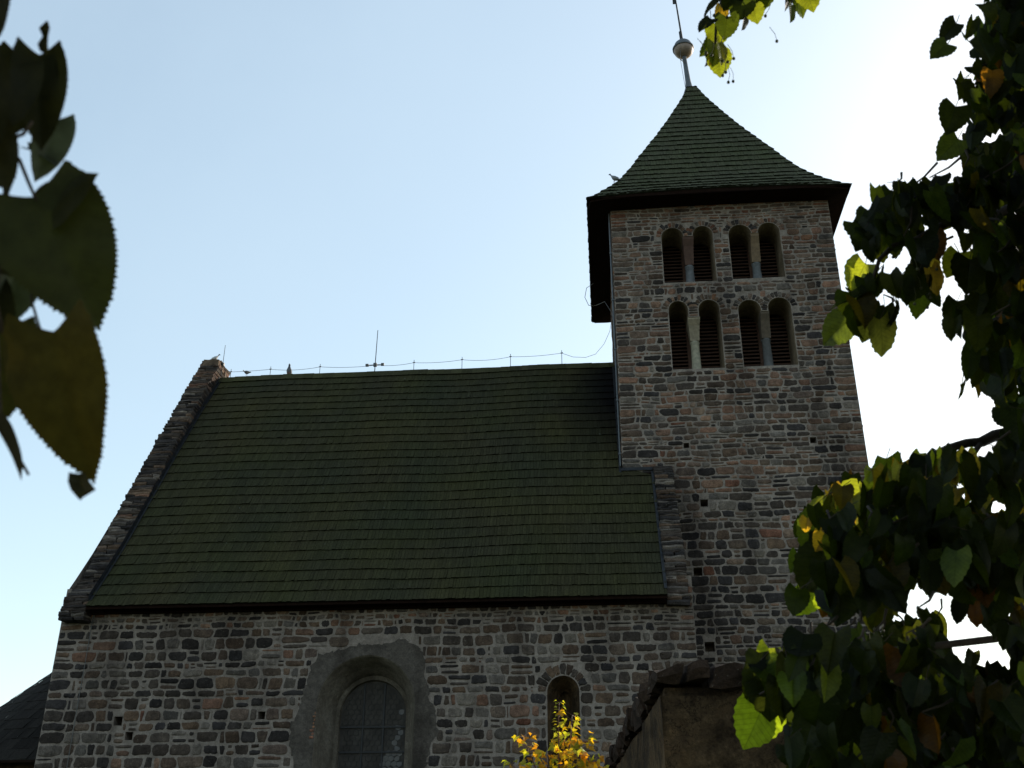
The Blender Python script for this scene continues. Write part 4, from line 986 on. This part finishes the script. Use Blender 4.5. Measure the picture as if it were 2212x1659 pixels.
# individually seen leaves: (x, y of base, tip dx, dy, size, colour, normal tilt)
YG, DG, MG, OR, PALE = (.12, .155, .022), (.011, .016, .006), (.032, .05, .011), (.22, .15, .025), (.10, .11, .04)
seen = [
    (1555, 5, -60, 45, .085, DG, (.5, -.6, .6)), (1535, 50, -45, 40, .065, DG, (-.5, -1, .2)), (1560, 20, -8, 70, .06, OR, (.6, -1, 0)), (1572, 45, -4, 60, .085, MG, (.1, -1, .2)),
    (1545, 60, 15, 60, .085, YG, (-.2, -1, .1)), (1537, 95, -28, 55, .075, MG, (.8, -.7, .1)), (1535, 130, -12, 48, .055, DG, (.9, -.4, .1)), (1545, 110, 2, 62, .08, MG, (.5, -1, .1)),
    (1555, 112, 22, 60, .07, PALE, (.8, -.8, .1)), (1552, 130, 6, 60, .09, YG, (-.1, -1, .1)), (1543, 118, -6, 50, .07, OR, (.7, -1, 0)),
    (1612, 0, -18, 45, .09, MG, (.3, -1, .1)), (1615, 40, -8, 48, .06, DG, (.9, -.5, .2)), (1640, -25, 6, 70, .1, YG, (0, -1, .1)), (1622, 10, -20, 55, .07, OR, (.8, -.8, 0)), (1632, 20, 14, 46, .07, YG, (-.3, -1, 0)), (1655, -30, 4, 70, .09, MG, (.2, -1, .1)), (1590, -20, -20, 50, .08, DG, (.4, -1, .2)),
    (1735, -15, 22, 58, .10, YG, (.1, -1, .1)), (1722, 15, 0, 58, .07, MG, (.85, -.6, .1)), (1752, -30, 25, 60, .1, YG, (-.2, -1, 0)), (1718, -10, -8, 46, .06, DG, (.6, -1, .2)),
    # lower edge of the middle bough
    (1835, 690, -62, 50, .105, MG, (.3, -.9, .4)), (1880, 665, -12, 75, .10, DG, (.3, -1, .2)), (1900, 690, 14, 72, .105, PALE, (.3, -1, .3)), (1870, 570, -40, 70, .10, YG, (-.3, -1, .2)), (1880, 630, -60, 10, .12, DG, (.3, -.6, .8)),
    (1990, 620, 0, 72, .10, MG, (.2, -1, .2)), (1985, 590, -20, 60, .09, DG, (.5, -1, .2)), (1935, 655, -6, 62, .07, DG, (.9, -.5, .1)), (2000, 545, 12, 60, .09, (.16, .13, .03), (.4, -1, 0)), (2010, 580, 20, 40, .08, (.2, .14, .04), (.5, -1, 0)),
    # lower left tips
    (1650, 1520, -35, 85, .125, (.13, .20, .02), (.1, -1, .1)), (1665, 1440, -2, 110, .135, DG, (-.2, -1, .2)), (1690, 1440, 20, 90, .12, DG, (.3, -1, .3)), (1660, 1400, -10, 60, .08, YG, (.6, -1, .1)),
    (1755, 1270, -35, 80, .10, (.12, .18, .02), (.3, -1, .1)), (1780, 1200, -50, 80, .12, DG, (0, -1, .3)), (1770, 1120, -35, 70, .10, MG, (.2, -1, .3)), (1800, 1090, -60, 20, .1, YG, (.1, -.7, .7)), (1860, 1065, -45, 35, .10, YG, (.3, -.9, .4)), (1915, 990, 0, 60, .10, MG, (.3, -1, .1)), (1945, 1000, 8, 60, .08, OR, (.5, -1, 0)), (2040, 990, 30, 30, .08, YG, (.2, -1, .5)), (2085, 985, 12, 60, .09, YG, (.3, -1, .1)),
    (1950, 1160, 25, 100, .13, DG, (.2, -1, .2)), (1890, 1150, -8, 90, .12, DG, (-.3, -1, .2)), (2080, 1570, 0, 80, .08, YG, (.5, -1, 0)), (1870, 1610, 10, 60, .1, YG, (.4, -1, .1)), (1810, 1480, 8, 90, .12, DG, (.2, -1, .2)),
    (2070, 300, -30, 30, .08, MG, (.4, -1, .4)), (2085, 110, -30, 20, .08, MG, (.3, -1, .3)), (2105, 60, -30, 30, .08, DG, (.3, -1, .3)), (2065, 230, -20, 60, .09, DG, (.1, -1, .2)), (2072, 545, -20, 50, .08, YG, (.2, -1, .2)), (2068, 650, -10, 60, .09, DG, (.2, -1, .2)), (2078, 830, 0, 50, .06, DG, (.8, -1, .2)),
    (2095, 560, -5, 70, .1, DG, (0, -1, .2)),
]
for (x, y, dx, dy, sz, c, nr) in seen:
    if y < 140: x, y, dx, dy, sz, c = 1545+(x-1545)*.93, y*.9-4, dx*.82, dy*.82, sz*.8, tuple(q_*.8 for q_ in c)
    d = 2.85 if y < 900 else (2.55 if y > 1350 else 2.75)
    d += rl.uniform(-.08, .08); b_ = at(x, y, d); t_ = (at(x+dx, y+dy, d+rl.uniform(-.03, .03))-b_)
    leaf(crown, b_, t_, Vector(nr), sz, c, rl.uniform(.05, .35), rl.uniform(.1, .6), LG, rl.uniform(-.3, .3))
    twigs.tube([b_+Vector((rl.uniform(-.01, .02), 0, .03)), b_], .0012, 4)
for k in range(70):                           # small sunlit leaves along the top of the lower bough
    t = rl.random(); x = 1750+400*t+rl.uniform(-15, 15); y = 1105-120*min(1, t*1.6)+rl.uniform(-25, 75); p = at(x, y, rl.uniform(2.6, 2.85))
    leaf(crown, p, Vector((rl.uniform(-.7, .7), rl.uniform(-.3, .3), -1)), Vector((rl.uniform(-1, 1), -1, rl.uniform(0, .8))), rl.uniform(.04, .075), rl.choice([YG, YG, PALE, OR, MG, (.2, .17, .03)]), rl.uniform(.1, .8), rl.uniform(0, 1), LG, rl.uniform(-.5, .5), rl.uniform(.55, 1))
for k in range(64):
    fruit = OffMB(); x, y = rl.choice([(1565, 60), (1550, 110), (1560, 150), (1650, 60), (1940, 560), (2000, 560), (2010, 640), (1960, 1090), (1740, 1590), (2050, 1060), (2080, 1180), (1900, 1370), (1960, 660)])
    x += rl.uniform(-28, 28); y += rl.uniform(-30, 30); p = at(x, y, 2.8+rl.uniform(-.1, .1)); q = p+Vector((rl.uniform(-.02, .02), 0, .045))
    fruit.tube([q, (q+p)/2+Vector((.004, 0, 0)), p], .0008, 3, caps=False)
    fruit.lathe((p.x, p.y, p.z-.004), [(.0008, -.0045), (.0035, -.003), (.0045, 0), (.0035, .003), (.0008, .0045)], 7)
    fruit.build('fruit', M_FRUIT, LT_, smooth=True)
crown.build('crown', M_LEAF, LT_, uv=True); twigs.build('branches', M_BARK, LT_, smooth=True)
# ---- the near spray on the left: large leaves at arm's length, on a bough of a second linden beside the camera
off = Vector((-2.6, -.4, 0)); L2 = empty('linden_tree', tuple(off))
tag(L2, 'linden whose few large dark serrated leaves hang close at the left edge', 'tree')
tk = OffMB(); tk.tube([off, off+Vector((.05, 0, 1.5)), off+Vector((.1, .1, 3.2)), off+Vector((.0, .1, 5.5))], [.26, .21, .17, .12], 14); tk.build('trunk', M_BARK, L2, smooth=True)
br = OffMB(); D0 = .92
pth = [off+Vector((.08, .1, 3.0)), off+Vector((.9, .55, 2.9)), at(-330, -250, 1.1), at(-120, -60, .98), at(-10, 200, D0), at(20, 330, D0), at(10, 450, D0), at(0, 560, D0), at(-20, 700, D0)]
br.tube(pth, [.05, .03, .014, .008, .004, .0032, .0025, .002, .0015], 8)
for pl in ([(20, 330), (42, 345), (60, 390), (78, 432)], [(10, 450), (45, 520), (70, 580), (68, 650), (90, 722)], [(0, 560), (-10, 640), (5, 720)], [(20, 300), (50, 290), (70, 262)], [(-8, 700), (0, 900), (20, 950), (62, 1026)]):
    br.tube([at(x, y, D0-.01) for x, y in pl], [.0022, .0018, .0016, .0014][:len(pl)], 6)
br.build('branches', M_BARK, L2, smooth=True)
near = [  # base x,y  tip x,y, size factor, colour, normal, fold, curl, twist, depth, width
    (72, 425, 215, 702, 0, (.036, .042, .011), (.15, -1, .15), .12, .25, .15, .92, .82),
    (110, 455, 198, 362, 0, (.03, .032, .012), (.1, -1, .2), .25, .4, .2, .925, .95),
    (116, 716, 178, 1050, 0, (.062, .052, .013), (-.2, -1, .1), .3, .30, -.1, .91, .66),
    (10, 235, 85, 125, 0, (.025, .027, .012), (0, -1, .05), .1, .2, 0, .92, .9),
    (85, 118, 88, 320, 0, (.028, .03, .012), (.35, -1, .05), .25, .2, .1, .95, .55),
    (60, 130, 20, 290, 0, (.026, .028, .012), (.2, -1, .05), .2, .2, .1, .955, .9),
    (118, 258, 88, 398, 0, (.07, .09, .085), (.75, -.75, .25), .35, .5, .2, .97, .62),
    (60, 320, 130, 345, 0, (.06, .08, .075), (.3, -.75, .55), .35, .5, .2, .975, .6),
    (-40, 60, 0, -90, 0, (.025, .025, .012), (0, -1, 0), .1, .2, 0, .9, .7),
    (-40, 270, 18, 410, 0, (.028, .027, .012), (.2, -1, 0), .1, .2, 0, .9, .75),
    (-60, 480, 60, 590, 0, (.04, .04, .016), (-.1, -1, .3), .2, .3, 0, .94, .9),
    (40, 540, 12, 720, 0, (.06, .08, .07), (.6, -.7, .35), .4, .4, .2, .97, .7),
    (0, 710, -25, 930, 0, (.045, .048, .012), (.1, -1, .1), .15, .2, 0, .93, .85),
    (-14, 905, 62, 1028, 0, (.035, .03, .015), (.9, -.25, .1), .6, .3, 0, .9, .32),
    (-90, 120, -20, 330, 0, (.025, .025, .012), (0, -1, 0), .1, .2, 0, .88, .8),
    (-60, 620, -30, 820, 0, (.03, .034, .014), (.1, -1, 0), .1, .2, 0, .96, .8),
]
for i, (x0, y0, x1, y1, sz, c, nr, fo, cu_, twi, d, wf) in enumerate(near):
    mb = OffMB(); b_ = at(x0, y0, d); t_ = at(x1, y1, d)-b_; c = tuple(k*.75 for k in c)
    leaf(mb, b_, t_, Vector(nr), t_.length*1.02, c, fo, cu_, LGN, twi, wf)
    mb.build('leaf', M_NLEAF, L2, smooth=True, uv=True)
for (pl, w0) in (([(95, 110, .92), (92, 95, .92), (98, 78, .925), (96, 60, .93), (102, 44, .93)], .007), ([(165, 1020, .91), (170, 1040, .905), (180, 1058, .9), (172, 1078, .9)], .016)):
    mb = OffMB(); P_ = [at(*q) for q in pl]; vs = []; ww = [.9, 1.1, .6, 1.2, .1][:len(P_)] if len(P_) == 5 else [.7, 1.0, 1.15, .1]
    for q, k in zip(P_, ww): vs += [q-RT*w0*k*.6, q+Vector((0, .004, 0)), q+RT*w0*k*.6]
    mb.add(vs, [(3*i+j, 3*i+j+1, 3*i+j+4, 3*i+j+3) for i in range(len(P_)-1) for j in range(2)], (.012, .013, .012), [(.3, i*.1) for i in range(len(vs))]); mb.build('leaf', M_LEAF, L2, uv=True)
# a few more leaves of this tree outside the frame, over the photographer
ex = OffMB()
for k in range(500):
    p = off+Vector((rl.uniform(-1.0, 1.1), rl.uniform(-1.6, .8), rl.uniform(2.6, 5)))
    q = p-EYE; d = q.dot(FWD)
    if d > 0 and abs(q.dot(RT)/d)*FPX < W/2+60: continue
    hang_leaf(ex, None, p, rl, size=.11)
ex.build('crown', M_LEAF, L2, uv=True)
# ---- yellow maple sapling
MP_B = at(1208, 1640, 8.3); off = Vector((MP_B.x, MP_B.y, 0)); MS = empty('maple_sapling', tuple(off))
tag(MS, 'slender maple sapling with sunlit golden yellow leaves below the slit window', 'sapling')
lob = [(0, 0), (.10, .06), (.30, -.06), (.26, .10), (.52, .12), (.40, .26), (.62, .40), (.42, .44), (.40, .56), (.22, .50), (.20, .66), (.10, .78), (0, 1.0)]
lob = lob+[(-x, y) for x, y in lob[-2:0:-1]]
def mleaf(mb, b_, tip, nr, sz, col, r_):
    y_ = tip.normalized(); z_ = (nr-y_*nr.dot(y_)).normalized(); x_ = y_.cross(z_); fo = r_.uniform(-.2, .6); cl = r_.uniform(.1, .9)
    vs = [b_+(x_*x+y_*y+z_*(fo*abs(x)-cl*y*y*.5+r_.uniform(-.02, .02)))*sz for x, y in lob]+[b_+(y_*.35-z_*cl*.06)*sz]
    n = len(lob); mb.add(vs, [(k, (k+1) % n, n) for k in range(n)], col, [(x, y) for x, y in lob]+[(0, .35)])
stems = OffMB(); fol = OffMB(); rm = random.Random(21)
mcols = [(.30, .20, .015), (.28, .14, .012), (.28, .24, .02), (.16, .19, .03), (.30, .18, .015), (.20, .22, .03)]
for (path, n, sz, gr) in [
    ([(1208, 1900, 8.3), (1208, 1700, 8.3), (1207, 1600, 8.3), (1206, 1560, 8.3), (1208, 1517, 8.3)], 9, .055, True),
    ([(1215, 1720, 8.3), (1225, 1650, 8.25), (1232, 1600, 8.25), (1236, 1545, 8.25)], 7, .085, False),
    ([(1200, 1760, 8.3), (1170, 1690, 8.3), (1145, 1630, 8.25), (1130, 1592, 8.25)], 6, .085, False),
    ([(1195, 1780, 8.3), (1150, 1720, 8.35), (1115, 1660, 8.3), (1104, 1652, 8.3)], 5, .06, False),
    ([(1220, 1760, 8.3), (1240, 1690, 8.4), (1252, 1620, 8.4), (1262, 1600, 8.4)], 8, .09, False),
    ([(1225, 1760, 8.3), (1250, 1700, 8.2), (1270, 1650, 8.2), (1285, 1640, 8.2)], 7, .09, False),
    ([(1210, 1760, 8.3), (1190, 1700, 8.15), (1180, 1640, 8.15), (1178, 1630, 8.15)], 7, .09, False),
    ([(1210, 1760, 8.3), (1205, 1700, 8.45), (1215, 1620, 8.45), (1222, 1590, 8.45)], 9, .09, False),
    ([(1210, 1760, 8.3), (1225, 1700, 8.1), (1240, 1640, 8.1), (1245, 1625, 8.1)], 8, .09, False),
    ([(1210, 1800, 8.3), (1240, 1740, 8.1), (1290, 1680, 8.1), (1300, 1660, 8.1)], 7, .09, False),
    ([(1210, 1800, 8.3), (1170, 1740, 8.1), (1150, 1680, 8.1), (1150, 1660, 8.1)], 8, .09, False)]:
    n = int(n*1.45); P_ = [at(*q) for q in path]; stems.tube(P_, [.008-.0018*i for i in range(len(P_))] if len(P_) < 5 else [.01, .008, .005, .004, .002], 6)
    for k in range(n):
        t = 1-(k/n)*.62; f = t*(len(P_)-1); i = min(int(f), len(P_)-2); p = P_[i].lerp(P_[i+1], f-i)
        if gr: p = P_[-1].lerp(P_[2], k/n*1.0)
        a = rm.uniform(0, math.pi)
        for s_ in ((-1, 1) if gr else (-1, 1, .3)):
            az = (0 if k % 2 == 0 else .9)+(math.pi if s_ < 0 else 0)+rm.uniform(-.4, .4) if gr else a+s_*1.9+rm.uniform(-.5, .5)
            dr = Vector((math.cos(az), math.sin(az), rm.uniform(-.2, .35) if gr else rm.uniform(-.5, .3))).normalized()
            pet = rm.uniform(.015, .03) if gr else rm.uniform(.03, .08); b_ = p+dr*pet+Vector((0, 0, pet*.4)); stems.tube([p, b_], .0015, 4, (.3, .1, .08), caps=False)
            c = rm.choice(mcols[2:4]+mcols[3:6:2]) if gr else rm.choice(mcols); kk = rm.uniform(.8, 1.15)
            mleaf(fol, b_, dr+Vector((0, 0, -.15 if gr else rm.uniform(-.9, .1))), Vector((rm.uniform(-.4, .4), rm.uniform(-.9, .2), 1 if gr else rm.uniform(.1, 1))), sz*rm.uniform(.42, .85), tuple(x*kk for x in c), rm)
M_STEM = mat_plain('maple_stem', (.14, .06, .04), .6, 0, .2, 30)
stb = OffMB(); q_ = at(1208, 1900, 8.3); stb.tube([(off.x, off.y, -.05), (off.x+.01, off.y, .5), q_], [.02, .015, .009], 8); stb.build('stem', M_STEM, MS, smooth=True)
stems.build('twigs', M_STEM, MS, smooth=True); fol.build('foliage', M_MLEAF, MS, uv=True)
